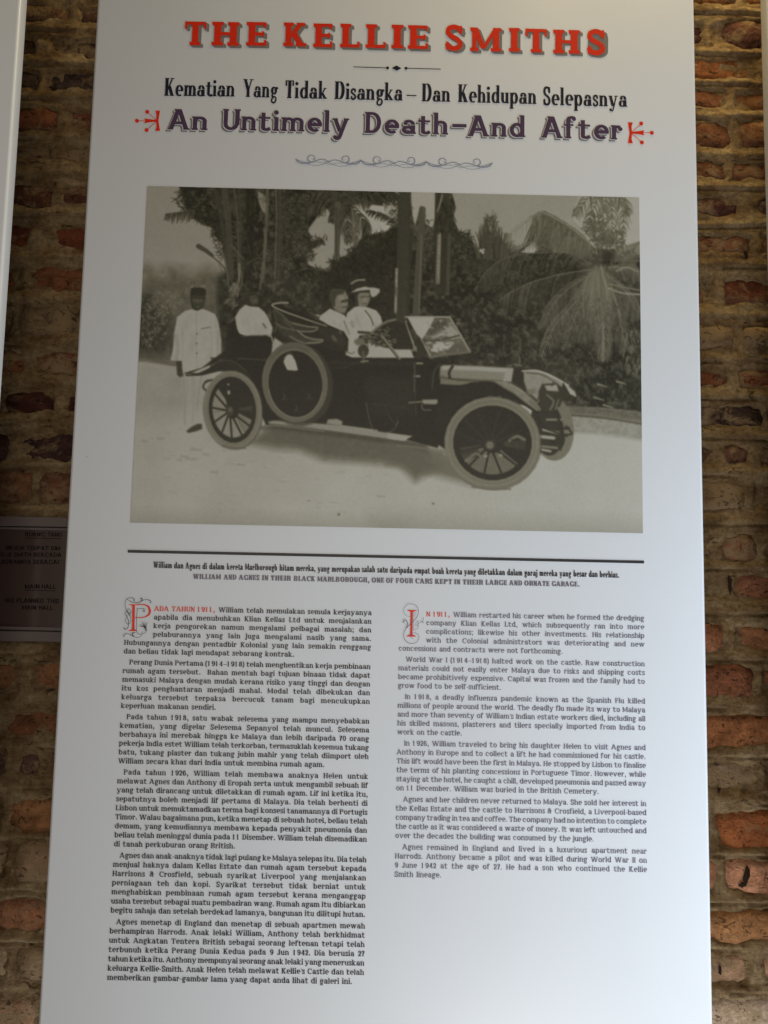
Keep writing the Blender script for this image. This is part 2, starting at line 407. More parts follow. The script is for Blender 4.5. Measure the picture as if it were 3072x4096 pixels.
        W = cx+rx+sw/2+.06
    elif ch == '8': rx = .19*k; cx = .07+sw/2+rx; g.EL(cx, C*.75, rx*.9, C*.25-th/2); g.EL(cx, C*.27, rx*1.08, C*.27-th/2); W = cx+rx*1.08+sw/2+.05
    elif ch == '4': x = .08+.30*k; g.V(x, 0, C, 'b'); g.LN(.10, C*.27, x+sw*.5, C, th*1.5); g.R(.05, C*.24, x+sw+.12, C*.24+th); W = x+sw+.18
    elif ch == '7': g.R(.06, C-th*1.3, .06+.46*k, C); g.R(.06, C*.7, .13, C); g.ST([(.06+.43*k, C-th), (.06+.25*k, C*.45), (.06+.20*k, 0)], sw*1.1); W = .12+.46*k
    elif ch == '2': g.ST([(.12, C*.70), (.15, C*.90), (.06+.23*k, C-th/2), (.06+.42*k, C*.75), (.06+.32*k, C*.48), (.10, .10)], None); g.DOT(.15, C*.73, .09); g.R(.06, 0, .06+.46*k, th*1.5); g.R(.06+.39*k, 0, .06+.46*k, .28); W = .12+.46*k
    elif ch == '3': g.EL(.06+.22*k, C*.74, .19*k, C*.26-th/2, 160, -80); g.EL(.06+.22*k, C*.27, .21*k, C*.27-th/2, 80, -160); W = .12+.46*k
    elif ch == '5': g.R(.14, C-th*1.3, .06+.42*k, C); g.R(.11, C*.5, .11+th, C); g.EL(.06+.20*k, C*.31, .22*k, C*.31-th/2, 130, -150); W = .12+.46*k
    elif ch == '&': g.EL(.32*k, C*.75, .15*k, C*.25-th/2); g.EL(.28*k, C*.26, .21*k, C*.26-th/2, 60, 350); g.LN(.62*k, .03, .25*k, C*.62, sw); g.ST([(.46*k, .2), (.56*k, .40), (.62*k, C*.5)], th); g.R(.50*k, C*.48, .74*k, C*.48+st); W = .80*k
    else: W = .3
    F.cache[ch] = (tri(g.p), W)
    return F.cache[ch]

def tri(polys):
    """union of overlapping polygons -> triangles without overlaps"""
    if not polys: return (np.zeros((0, 2)), np.zeros((0, 3), int))
    vs, fs = [], []
    for p in polys:
        p = [tuple(map(float, q)) for q in p]
        for k in range(1, len(p)-1):
            t = [p[0], p[k], p[k+1]]
            ar = (t[1][0]-t[0][0])*(t[2][1]-t[0][1])-(t[2][0]-t[0][0])*(t[1][1]-t[0][1])
            if abs(ar) < 1e-8: continue
            if ar < 0: t = t[::-1]
            b = len(vs); vs += [Vector(q) for q in t]; fs.append([b, b+1, b+2])
    r = delaunay_2d_cdt(vs, [], fs, 0, 1e-5, True)
    V = np.array([(v.x, v.y) for v in r[0]]); F_ = [f for f, o in zip(r[2], r[5]) if len(o)]
    T = []
    for f in F_:
        for i in range(1, len(f)-1): T.append((f[0], f[i], f[i+1]))
    T = np.array(T, int)
    a, b, c = V[T[:, 0]], V[T[:, 1]], V[T[:, 2]]
    ar = (b[:, 0]-a[:, 0])*(c[:, 1]-a[:, 1])-(b[:, 1]-a[:, 1])*(c[:, 0]-a[:, 0])
    T = T[np.abs(ar) > 1e-10]
    return (V, T)

class Print:
    """flat lettering collected on the plane Y (all triangles of one part)"""
    def __init__(s): s.V = []; s.T = []; s.n = 0
    def add(s, VT, fn):
        V, T = VT
        if not len(T): return
        s.V.append(fn(V)); s.T.append(T+s.n); s.n += len(V)
    def build(s, name, mat, root, Y):
        V = np.vstack(s.V); T = np.vstack(s.T)
        o = bulk_mesh(name, np.stack([V[:, 0], np.full(len(V), Y), V[:, 1]], 1), T, mat, root)
        return keep(o, root)

def width(txt, F, ls=0): return sum(glyph(c, F)[1]+ls for c in txt)-ls

def put_line(pr, txt, F, x, z, size, x_end=None, slope=0.0, word_share=.72):
    """left-aligned at x, or justified to x_end"""
    n = len(txt); w = width(txt, F)*size; ls = 0; ws = 0
    if x_end is not None:
        sp = txt.count(' '); spare = (x_end-x)-w
        if sp: ws = spare*word_share/sp; ls = spare*(1-word_share)/(n-1)
        else: ls = spare/(n-1)
        if spare < 0 and sp:
            ws = max(ws, -.12*size); ls = (spare-ws*sp)/(n-1)
    cx = x
    for c in txt:
        VT, adv = glyph(c, F)
        xx = cx
        pr.add(VT, lambda V: np.stack([xx+V[:, 0]*size, z+slope*(xx-x)+V[:, 1]*size], 1))
        cx += adv*size+ls+(ws if c == ' ' else 0)
    return cx

def put_quad(pr, txt, F, p0, p1, cap_px, bbox=False, off=(0, 0)):
    """word whose baseline runs from pixel p0 to pixel p1 of the photograph"""
    x0, z0 = at(*p0); x1, z1 = at(*p1)
    _, zt = at(p0[0], p0[1]-cap_px); h = zt-z0
    parts = []; cx = 0
    for c in txt:
        VT, adv = glyph(c, F); parts.append((VT, cx)); cx += adv
    allx = np.concatenate([VT[0][:, 0]+o for VT, o in parts if len(VT[0])])
    mn, mx = allx.min(), allx.max(); sx = (x1-x0)/(mx-mn)
    for VT, o in parts:
        pr.add(VT, lambda V: np.stack([x0+(V[:, 0]+o-mn)*sx+off[0], z0+(z1-z0)*((V[:, 0]+o-mn)/(mx-mn))+V[:, 1]*h+off[1]], 1))

# ------------------------------------------------------------------ brick wall
WALL_Y = 0.12
ROWS = [  # photograph rows of each course: right strip top/bottom, left strip top/bottom
 (-62, 20, -118, -48), (87, 185, 24, 90), (235, 322, 152, 226), (360, 440, 285, 362), (492, 590, 432, 522), (648, 720, 580, 655),
 (788, 864, 742, 828), (936, 1018, 893, 1000), (1118, 1224, 1063, 1170), (1303, 1390, 1228, 1342), (1478, 1553, 1410, 1500),
 (1617, 1710, 1573, 1660), (1780, 1868, 1728, 1852), (1928, 2042, 1888, 2014), (2130, 2246, 2080, 2200), (2290, 2404, 2258, 2378),
 (2494, 2602, 2452, 2566), (2664, 2792, 2643, 2770), (2858, 2992, 2838, 2954), (3040, 3166, 3004, 3118), (3238, 3400, 3190, 3332),
 (3436, 3572, 3376, 3520), (3643, 3764, 3605, 3722), (3813, 3940, 3796, 3914), (3996, 4130, 3998, 4120), (4180, 4320, 4190, 4320)]
JR = [[2960], [2840, 3067], [3052], [2915], [], [2915], [2967, 3013], [3025], [], [2950], [2940], [3066], [2884, 3025], [2995], [2868, 3050],
      [2922], [], [3028], [], [3030], [], [2885], [], [3035], [2760], [2960]]
JL = [[200], [292], [172], [160], [248], [225], [230], [140], [100], [60, 330], [110], [8, 245], [50], [140], [90], [200], [60],
      [96], [-30], [42, 184], [18], [45], [-60], [50], [150], [60]]
CR = [(.36, .16, .06, .35), (.13, .055, .04, .35), (.36, .14, .055, .25), (.32, .14, .065, .25), (.24, .10, .05, .4), (.22, .09, .045, .45),
      (.10, .04, .035, .55), (.22, .09, .045, .55), (.17, .055, .03, .45), (.16, .09, .05, .8), (.22, .075, .035, .5), (.06, .035, .028, .45),
      (.16, .075, .045, .4), (.20, .11, .06, .75), (.22, .07, .035, .7), (.33, .145, .08, .15), (.34, .15, .075, .15), (.29, .12, .06, .15),
      (.38, .15, .065, .2), (.33, .24, .16, .8), (.36, .13, .045, .25), (.50, .25, .14, .25), (.38, .18, .08, .2), (.45, .26, .16, .4), (.45, .31, .21, .4), (.35, .15, .08, .3)]
CLf = [(.2, .09, .05, .5), (.14, .07, .04, .5), (.08, .04, .028, .5), (.085, .055, .045, .35), (.22, .08, .04, .3), (.10, .06, .04, .7),
      (.12, .05, .03, .4), (.17, .05, .025, .3), (.23, .09, .04, .3), (.10, .07, .045, .75), (.20, .075, .035, .55), (.09, .035, .025, .3),
      (.07, .035, .03, .25), (.21, .10, .055, .4), (.2, .1, .06, .4), (.2, .1, .06, .4), (.2, .1, .06, .4), (.27, .13, .06, .35), (.22, .095, .045, .2),
      (.11, .055, .045, .4), (.33, .15, .07, .3), (.38, .24, .15, .6), (.38, .18, .09, .3), (.42, .30, .18, .75), (.40, .24, .13, .5), (.3, .15, .08, .4)]

def brick_material():
    m = new_mat('old_brick', (.3, .12, .06), 0.9, 0.15)
    t, N, L, n = nodes(m); p = N['Principled BSDF']
    oi = n('ShaderNodeObjectInfo'); geo = n('ShaderNodeNewGeometry')
    st = n('ShaderNodeMapping'); st.inputs['Scale'].default_value = (1, 1, 1.5); L.new(geo.outputs['Position'], st.inputs[0])
    a = n('ShaderNodeTexNoise', i_Scale=38.0, i_Detail=8.0, i_Roughness=0.65); L.new(st.outputs[0], a.inputs['Vector'])
    b = n('ShaderNodeTexNoise', i_Scale=190.0, i_Detail=5.0, i_Roughness=0.7); L.new(geo.outputs['Position'], b.inputs['Vector'])
    va = n('ShaderNodeMapRange', i_1=0.3, i_2=0.7, i_3=0.55, i_4=1.45); L.new(a.outputs['Fac'], va.inputs[0])
    vb = n('ShaderNodeMapRange', i_1=0.3, i_2=0.7, i_3=0.75, i_4=1.25); L.new(b.outputs['Fac'], vb.inputs[0])
    mu = n('ShaderNodeMath', operation='MULTIPLY'); L.new(va.outputs[0], mu.inputs[0]); L.new(vb.outputs[0], mu.inputs[1])
    sc = n('ShaderNodeVectorMath', operation='SCALE'); L.new(oi.outputs['Color'], sc.inputs[0]); L.new(mu.outputs[0], sc.inputs['Scale'])
    # smeared mortar: noise above a threshold set by the object's alpha
    c = n('ShaderNodeTexNoise', i_Scale=22.0, i_Detail=9.0, i_Roughness=0.68, i_Distortion=0.6); L.new(st.outputs[0], c.inputs['Vector'])
    ad = n('ShaderNodeMath', operation='MULTIPLY_ADD'); ad.inputs[1].default_value = 0.42; L.new(oi.outputs['Alpha'], ad.inputs[0]); L.new(c.outputs['Fac'], ad.inputs[2])
    mr = n('ShaderNodeMapRange', i_1=0.66, i_2=0.80, i_3=0.0, i_4=0.9); L.new(ad.outputs[0], mr.inputs[0])
    mx = n('ShaderNodeMix', data_type='RGBA'); L.new(mr.outputs[0], mx.inputs[0]); L.new(sc.outputs[0], mx.inputs[6]); mx.inputs[7].default_value = (.34, .235, .13, 1)
    # dark pits
    v = n('ShaderNodeTexNoise', i_Scale=75.0, i_Detail=4.0, i_Roughness=0.6, i_Distortion=1.2); L.new(st.outputs[0], v.inputs['Vector'])
    pr_ = n('ShaderNodeMapRange', i_1=0.33, i_2=0.40, i_3=0.75, i_4=0.0); L.new(v.outputs['Fac'], pr_.inputs[0])
    m2 = n('ShaderNodeMix', data_type='RGBA'); L.new(pr_.outputs[0], m2.inputs[0]); L.new(mx.outputs[2], m2.inputs[6]); m2.inputs[7].default_value = (.035, .022, .015, 1)
    L.new(m2.outputs[2], p.inputs['Base Color'])
    h = n('ShaderNodeMath', operation='ADD'); L.new(a.outputs['Fac'], h.inputs[0]); L.new(b.outputs['Fac'], h.inputs[1])
    h2 = n('ShaderNodeMath', operation='MULTIPLY_ADD'); h2.inputs[1].default_value = -0.6; L.new(pr_.outputs[0], h2.inputs[0]); L.new(h.outputs[0], h2.inputs[2])
    bp = n('ShaderNodeBump', i_Strength=0.9, i_Distance=0.004); L.new(h2.outputs[0], bp.inputs['Height']); L.new(bp.outputs[0], p.inputs['Normal'])
    return m

def mortar_material():
    m = new_mat('lime_mortar', (.33, .27, .18), 0.95, 0.1)
    t, N, L, n = nodes(m); p = N['Principled BSDF']
    geo = n('ShaderNodeNewGeometry')
    st = n('ShaderNodeMapping'); st.inputs['Scale'].default_value = (.7, 1, 1.5); L.new(geo.outputs['Position'], st.inputs[0])
    a = n('ShaderNodeTexNoise', i_Scale=24.0, i_Detail=9.0, i_Roughness=0.7); L.new(st.outputs[0], a.inputs['Vector'])
    cr = n('ShaderNodeValToRGB'); L.new(a.outputs['Fac'], cr.inputs[0])
    e = cr.color_ramp.elements; e[0].position = .30; e[0].color = (.15, .088, .040, 1); e[1].position = .76; e[1].color = (.58, .455, .29, 1)
    x = e.new(.44); x.color = (.27, .175, .088, 1); x = e.new(.56); x.color = (.40, .285, .155, 1)
    b = n('ShaderNodeTexNoise', i_Scale=150.0, i_Detail=7.0, i_Roughness=0.8); L.new(geo.outputs['Position'], b.inputs['Vector'])
    vb = n('ShaderNodeMapRange', i_1=0.3, i_2=0.7, i_3=0.5, i_4=1.45); L.new(b.outputs['Fac'], vb.inputs[0])
    sc = n('ShaderNodeVectorMath', operation='SCALE'); L.new(cr.outputs[0], sc.inputs[0]); L.new(vb.outputs[0], sc.inputs['Scale'])
    v = n('ShaderNodeTexNoise', i_Scale=60.0, i_Detail=5.0, i_Roughness=0.65, i_Distortion=1.5); L.new(st.outputs[0], v.inputs['Vector'])
    pr_ = n('ShaderNodeMapRange', i_1=0.31, i_2=0.38, i_3=0.7, i_4=0.0); L.new(v.outputs['Fac'], pr_.inputs[0])
    m2 = n('ShaderNodeMix', data_type='RGBA'); L.new(pr_.outputs[0], m2.inputs[0]); L.new(sc.outputs[0], m2.inputs[6]); m2.inputs[7].default_value = (.05, .034, .02, 1)
    L.new(m2.outputs[2], p.inputs['Base Color'])
    h = n('ShaderNodeMath', operation='ADD'); L.new(a.outputs['Fac'], h.inputs[0]); L.new(b.outputs['Fac'], h.inputs[1])
    h2 = n('ShaderNodeMath', operation='MULTIPLY_ADD'); h2.inputs[1].default_value = -0.8; L.new(pr_.outputs[0], h2.inputs[0]); L.new(h.outputs[0], h2.inputs[2])
    bp = n('ShaderNodeBump', i_Strength=1.0, i_Distance=0.006); L.new(h2.outputs[0], bp.inputs['Height']); L.new(bp.outputs[0], p.inputs['Normal'])
    return m
M_BRICK = brick_material(); M_MORTAR = mortar_material()

wall = empty('brick_wall', (0, WALL_Y+.03, .5), 'old red brick wall with thick smeared lime mortar behind the white panels', 'wall')
XL0, XR0 = -0.98, 0.98
xa, xb = float(at(250, 2000, WALL_Y)[0]), float(at(2930, 2000, WALL_Y)[0])
rows = []
for (rt, rb, lt, lb) in ROWS:
    zr = [float(at(2930, y, WALL_Y)[1]) for y in (rt, rb)]; zl = [float(at(250, y, WALL_Y)[1]) for y in (lt, lb)]
    rows.append([zl[0], zl[1], zr[0], zr[1]])
pitch = .077
while rows[0][0] < CAM_Z+1.35:
    rows.insert(0, [v+pitch for v in rows[0]]); ROWS.insert(0, None); JR.insert(0, [2900 + 60*(len(rows) % 3)]); JL.insert(0, [150+70*(len(rows) % 3)])
    CR.insert(0, (.25, .11, .055, .4)); CLf.insert(0, (.18, .08, .045, .4))
n_top = len(rows)
while rows[-1][1] > CAM_Z-.95:
    rows.append([v-pitch for v in rows[-1]]); JR.append([2900 + 60*(len(rows) % 3)]); JL.append([150+70*(len(rows) % 3)])
    CR.append((.35, .17, .09, .35)); CLf.append((.33, .16, .08, .35)); ROWS.append(None)

rng = random.Random(5)
brick_rects = []   # x0, x1, zb(x), zt(x)
for i, (lt, lb, rt, rb) in enumerate(rows):
    yl = ROWS[i][3] if ROWS[i] else 2000; yr = ROWS[i][1] if ROWS[i] else 2000
    jl = [float(at(px, yl, WALL_Y)[0]) for px in JL[i]]; jr = [float(at(px, yr, WALL_Y)[0]) for px in JR[i]]
    js = sorted(jl+jr)
    if not js: js = [xa-.12, xb+.13]
    out = [js[0]]
    for j in js[1:]:
        gap = j-out[-1]; k = max(1, round(gap/.232))
        for q in range(1, k+1): out.append(out[-1]+(j-out[-1])/(k-q+1))
    while out[0] > XL0: out.insert(0, out[0]-rng.uniform(.2, .24))
    while out[-1] < XR0: out.append(out[-1]+rng.uniform(.2, .24))
    for a, b in zip(out[:-1], out[1:]):
        gl = rng.uniform(.005, .009)
        a2, b2 = max(a+gl, XL0), min(b-gl, XR0)
        if b2-a2 < .012: continue
        f = lambda x, u, v: u+(v-u)*(x-xa)/(xb-xa)
        brick_rects.append((i, a2, b2, lambda x, u=lb, v=rb: f(x, u, v), lambda x, u=lt, v=rt: f(x, u, v)))

def make_brick(i, x0, x1, fb, ft):
    nx = max(3, int((x1-x0)/.022)); nz = 4
    V = []; Fc = []; sd = rng.random()*50
    tilt = rng.uniform(-.0016, .0016); off = rng.uniform(-.0022, .0015)
    for b_ in range(nz+1):
        for a_ in range(nx+1):
            u = a_/nx; v = b_/nz; x = x0+(x1-x0)*u; zb, zt = fb(x), ft(x); z = zb+(zt-zb)*v
            x += (vnoise(z*60+sd, i)-.5)*.006*(1 if a_ in (0, nx) else .5); z += (vnoise(x*45+sd, i+7+(3 if v > .5 else 0))-.5)*.009*(1 if b_ in (0, nz) else .4)
            y = off+tilt*(u-.5)*6+(vnoise(x*40+sd, z*40)-.5)*.004
            if a_ in (0, nx): y += .0016
            if b_ in (0, nz): y += .0016
            if a_ in (0, nx) and b_ in (0, nz): y += .003; x += .004 if a_ == 0 else -.004
            V.append((x, WALL_Y+y, z))
    for b_ in range(nz):
        for a_ in range(nx):
            q = b_*(nx+1)+a_; Fc.append((q, q+1, q+nx+2, q+nx+1))
    ring = [a for a in range(nx+1)]+[b*(nx+1)+nx for b in range(1, nz+1)]+[nz*(nx+1)+a for a in range(nx-1, -1, -1)]+[b*(nx+1) for b in range(nz-1, 0, -1)]
    base = len(V)
    for r in ring: V.append((V[r][0], WALL_Y+.03, V[r][2]))
    for k in range(len(ring)):
        k2 = (k+1) % len(ring); Fc.append((ring[k2], ring[k], base+k, base+k2))
    o = link_mesh('brick', V, Fc, M_BRICK, wall, True); keep(o, wall)
    xc = (x0+x1)/2
    if xc > .3: c = CR[i]
    elif xc < -.3: c = CLf[i]
    else: c = (.28, .12, .06, .35)
    j = rng.uniform(.95, 1.15)
    o.color = (c[0]*j, c[1]*j*rng.uniform(.95, 1.05), c[2]*j, c[3])
    return o
for r in brick_rects: make_brick(*r)

# mortar: one rough sheet that stands flush in the joints and sinks behind the bricks
xs = np.concatenate([np.arange(XL0, -.72, .02), np.arange(-.72, -.42, .0026), np.arange(-.42, .44, .02), np.arange(.44, .74, .0026), np.arange(.74, XR0+.01, .02)])
z0w, z1w = CAM_Z-1.0, CAM_Z+1.36
zs = np.arange(z0w, z1w, .0026)
XX, ZZ = np.meshgrid(xs, zs)
dist = np.full(XX.shape, -1.0)       # how far inside a brick a point lies
wx = XX+(fbm(XX*55, ZZ*55, 3)-.5)*.013; wz = ZZ+(fbm(XX*45, ZZ*45, 5)-.5)*.016
for (i, x0, x1, fb, ft) in brick_rects:
    cx = (xs > x0-.01) & (xs < x1+.01); zb = min(fb(x0), fb(x1))-.012; zt = max(ft(x0), ft(x1))+.012
    cz = (zs > zb) & (zs < zt)
    if not cx.any() or not cz.any(): continue
    I = np.ix_(cz, cx); X_ = wx[I]; Z_ = wz[I]
    d_ = np.minimum(np.minimum(X_-x0, x1-X_), np.minimum(Z_-fb(X_), ft(X_)-Z_))
    dist[I] = np.maximum(dist[I], d_)
dist[dist < -.5] = -.004
# bed joints: bead with a struck groove
gro = np.zeros(XX.shape)
for i in range(len(rows)-1):
    lb, rb = rows[i][1], rows[i][3]; lt, rt = rows[i+1][0], rows[i+1][2]
    zc = (lb+lt)/2+((rb+rt)/2-(lb+lt)/2)*(XX-xa)/(xb-xa)-.002+(vnoise(XX*9, XX*0+i)-.5)*.006
    q = (ZZ-zc)
    bead = np.exp(-((q-.004)/.006)**2)*.0025; groove = -np.exp(-((q+.0025)/.0020)**2)*.0045*(vnoise(XX*14, XX*0+i*3.1, 9) > .35)
    gro += bead+groove
rough_ = (fbm(XX*70, ZZ*95, 11, 5)-.5)*.0042+(fbm(XX*16, ZZ*22, 21, 3)-.5)*.004
cover = .0065*(fbm(XX*22, ZZ*26, 31, 4)-.52)*3
h = .0012-np.clip((dist-cover)/.006, -0.15, 1.0)*.0046+rough_+gro*(dist < .006)
V = np.stack([XX, WALL_Y-h, ZZ], -1).reshape(-1, 3)
nz_, nx_ = XX.shape
q = (np.arange(nz_-1)[:, None]*nx_+np.arange(nx_-1)[None]).ravel()
mort = keep(bulk_mesh('mortar', V, np.stack([q, q+1, q+nx_+1, q+nx_], 1), M_MORTAR, wall, True), wall)
bk = link_mesh('backing', [(XL0, WALL_Y+.02, z0w), (XR0, WALL_Y+.02, z0w), (XR0, WALL_Y+.02, z1w), (XL0, WALL_Y+.02, z1w),
                           (XL0, WALL_Y+.12, z0w), (XR0, WALL_Y+.12, z0w), (XR0, WALL_Y+.12, z1w), (XL0, WALL_Y+.12, z1w)],
               [(0, 1, 2, 3), (5, 4, 7, 6), (4, 0, 3, 7), (1, 5, 6, 2), (3, 2, 6, 7), (4, 5, 1, 0)], M_MORTAR, wall); keep(bk, wall)

def blob(name, px, py, rx, ry, seed, mat, Y, parent, rot=0.0):
    x, z = at(px, py, Y); n_ = 22; V = [(float(x), Y, float(z))]
    for k in range(n_):
        t = 2*math.pi*k/n_; r = .7+.55*float(vnoise(math.cos(t)*2+seed, math.sin(t)*2+seed))
        dx, dz = rx*r*math.cos(t), ry*r*math.sin(t); V.append((float(x)+dx*math.cos(rot)-dz*math.sin(rot), Y+.002, float(z)+dx*math.sin(rot)+dz*math.cos(rot)))
    o = link_mesh(name, V, [(0, 1+k, 1+(k+1) % n_) for k in range(n_)], mat, parent, True); return o
M_HOLE_SHADE = new_mat('hole_shade_patch', (.035, .022, .016), .95, .05)  # shade of holes and an open joint, painted as dark patches on the face
for (px, py, rx, ry, rot) in [(2988, 3502, .0048, .015, -.2), (2974, 3540, .0065, .004, .4), (2882, 3885, .0030, .0065, 0), (2986, 1016, .003, .008, 0), (2878, 3162, .0025, .005, -.3), (2922, 2338, .0035, .015, 0)]:
    keep(blob('hole_shade_patch', px, py, rx, ry, px, M_HOLE_SHADE, WALL_Y-.0052, wall, rot), wall)

# ------------------------------------------------------------------ white boards
def rounded_board(name, x0, x1, z0, z1, th_, root, bev=.0045):
    bm = bmesh.new(); bmesh.ops.create_cube(bm, size=1)
    for v in bm.verts: v.co = Vector((x0+(v.co.x+.5)*(x1-x0), (v.co.y+.5)*th_, z0+(v.co.z+.5)*(z1-z0)))
    bmesh.ops.bevel(bm, geom=list(bm.edges), offset=bev, segments=5, profile=.5, affect='EDGES')
    me = bpy.data.meshes.new(name); bm.to_mesh(me); bm.free(); me.materials.append(M_BOARD)
    me.polygons.foreach_set('use_smooth', [True]*len(me.polygons)); me.set_sharp_from_angle(angle=math.radians(40))
    o = bpy.data.objects.new(name, me); COL.objects.link(o); o.parent = root; return keep(o, root)
M_STEEL = new_mat('spacer_steel', (.4, .4, .4), .35); M_STEEL.node_tree.nodes['Principled BSDF'].inputs['Metallic'].default_value = 1
def spacer(x, z, root):
    bm = bmesh.new(); bmesh.ops.create_cone(bm, cap_ends=True, segments=16, radius1=.012, radius2=.012, depth=WALL_Y-.023)
    bmesh.ops.rotate(bm, verts=bm.verts, cent=(0, 0, 0), matrix=Matrix.Rotation(math.pi/2, 3, 'X'))
    bmesh.ops.translate(bm, verts=bm.verts, vec=(x, (.025+WALL_Y)/2, z))
    me = bpy.data.meshes.new('spacer'); bm.to_mesh(me); bm.free(); me.materials.append(M_STEEL)
    o = bpy.data.objects.new('spacer', me); COL.objects.link(o); o.parent = root; keep(o, root)

PB, PT = CAM_Z-.625, CAM_Z+1.08
def board(x0, x1, label, name='information_panel'):
    r = empty(name, ((x0+x1)/2, .0125, PB), label, 'information panel', 'white information panels hung on the brick wall')
    rounded_board('board', x0, x1, PB, PT, .025, r)
    for x in (x0+.12, x1-.12):
        for z in (PB+.12, PT-.12): spacer(x, z, r)
    return r
PX0, PX1 = -.4504, .4757
panel = board(PX0, PX1, 'large white printed panel with red title, sepia car photograph and two columns of text')
board(-.5685-.926, -.5685, 'blank edge of the neighbouring white panel at the upper left of the picture')
board(.5895, .5895+.926, 'thin grey edge of another panel at the far upper right')

# ------------------------------------------------------------------ framed notice on the wall
NY = WALL_Y-.022
def zpx(y, Y=NY, x=150): return float(at(x, y, Y)[1])
M_NFRAME = new_mat('notice_frame', (.15, .115, .11), .55)
M_NLINE = new_mat('notice_line', (.07, .055, .055), .5)
M_NGLASS = new_mat('notice_glass', (.085, .053, .047), .16, .25)
M_NTEXT = new_mat('notice_text', (.006, .004, .004), .6, .1)
nx0, nx1 = float(at(-520, 2300, NY)[0]), float(at(640, 2300, NY)[0])
zt0, zt1, zt2 = zpx(2067), zpx(2106), zpx(2119)
zb2, zb1, zb0 = zpx(2509), zpx(2526), zpx(2567)
notice = empty('framed_notice', ((nx0+nx1)/2, WALL_Y, (zt0+zb0)/2), 'dark framed glass notice lettered MAIN HALL on the brick wall left of the big panel', 'notice')
def box(name, x0, x1, y0, y1, z0, z1, mat, root, bev=0):
    bm = bmesh.new(); bmesh.ops.create_cube(bm, size=1)
    for v in bm.verts: v.co = Vector((x0+(v.co.x+.5)*(x1-x0), y0+(v.co.y+.5)*(y1-y0), z0+(v.co.z+.5)*(z1-z0)))
    if bev: bmesh.ops.bevel(bm, geom=list(bm.edges), offset=bev, segments=2, profile=.5, affect='EDGES')
    me = bpy.data.meshes.new(name); bm.to_mesh(me); bm.free(); me.materials.append(mat)
    o = bpy.data.objects.new(name, me); COL.objects.link(o); o.parent = root; return keep(o, root)
fw = zt0-zt1
box('frame_rail', nx0, nx1, NY, WALL_Y, zt1, zt0, M_NFRAME, notice, .0012)
box('frame_rail', nx0, nx1, NY, WALL_Y, zb0, zb1, M_NFRAME, notice, .0012)
box('frame_stile', nx0, nx0+fw, NY, WALL_Y, zb1+.0005, zt1-.0005, M_NFRAME, notice, .0012)
box('frame_stile', nx1-fw, nx1, NY, WALL_Y, zb1+.0005, zt1-.0005, M_NFRAME, notice, .0012)
box('inner_bead', nx0+fw, nx1-fw, NY+.003, WALL_Y, zt2, zt1-.0018, M_NFRAME, notice)
box('inner_bead', nx0+fw, nx1-fw, NY+.003, WALL_Y, zb1+.0018, zb2, M_NFRAME, notice)
box('mount', nx0+fw, nx1-fw, NY+.011, WALL_Y, zb1, zt1, M_NLINE, notice)
box('glass', nx0+fw+.001, nx1-fw-.001, NY+.006, NY+.0095, zb2, zt2, M_NGLASS, notice)
SANS = Style(sl=0, st=0, sw=.14, cw=.15, th=.13, k=.95, sb=.05)
ntx = Print(); YT = NY+.0055
def nq(txt, xa_, ya, xb_, yb, cap=17):
    x0, z0 = at(xa_, ya, YT); x1, z1 = at(xb_, yb, YT); h = float(at(xa_, ya-cap, YT)[1])-float(z0)
    parts = []; cx = 0
    for c in txt:
        VT, adv = glyph(c, SANS); parts.append((VT, cx)); cx += adv+.03
    allx = np.concatenate([VT[0][:, 0]+o for VT, o in parts if len(VT[0])]); mn, mx = allx.min(), allx.max(); sx = (x1-x0)/(mx-mn)
    for VT, o in parts: ntx.add(VT, lambda V: np.stack([x0+(V[:, 0]+o-mn)*sx, z0+(z1-z0)*((V[:, 0]+o-mn)/(mx-mn))+V[:, 1]*h], 1))
nq('RUANG', 101, 2145, 178, 2146); nq('TAMU', 190, 2146, 245, 2147)
nq('INI', 24, 2199, 50, 2199); nq('IALAH', 57, 2200, 96, 2200); nq('TEMPAT', 107, 2200, 193, 2201); nq('DIM', 205, 2201, 240, 2201)
nq('ELLIE', 2, 2226, 46, 2227); nq('SMITH', 55, 2227, 124, 2227); nq('BERCADA', 134, 2227, 245, 2228)
nq('JADIKANNYA', 0, 2255, 122, 2256); nq('SEBAGAI', 132, 2256, 234, 2256)
def underline(a, b, y):
    x0, z0 = at(a, y, YT); x1, z1 = at(b, y, YT); t_ = .0008
    ntx.add((np.array([(x0, z0), (x1, z0), (x1, z0-t_), (x0, z0-t_)]), np.array([(0, 1, 2), (0, 2, 3)])), lambda V: V)
underline(101, 245, 2151); ntx.build('notice_lettering', M_NTEXT, notice, YT); ntx = Print()
nq('MAIN', 99, 2355, 157, 2355, 18); nq('HALL', 166, 2355, 222, 2356, 18)
nq('HAS', 20, 2410, 56, 2411, 18); nq('PLANNED', 66, 2411, 174, 2412, 18); nq('THIS', 187, 2412, 235, 2413, 18)
nq('MAIN', 88, 2438, 144, 2439, 17); nq('HALL', 155, 2439, 210, 2440, 17)
underline(99, 224, 2360)
ntx.build('notice_lettering', M_NTEXT, notice, YT)

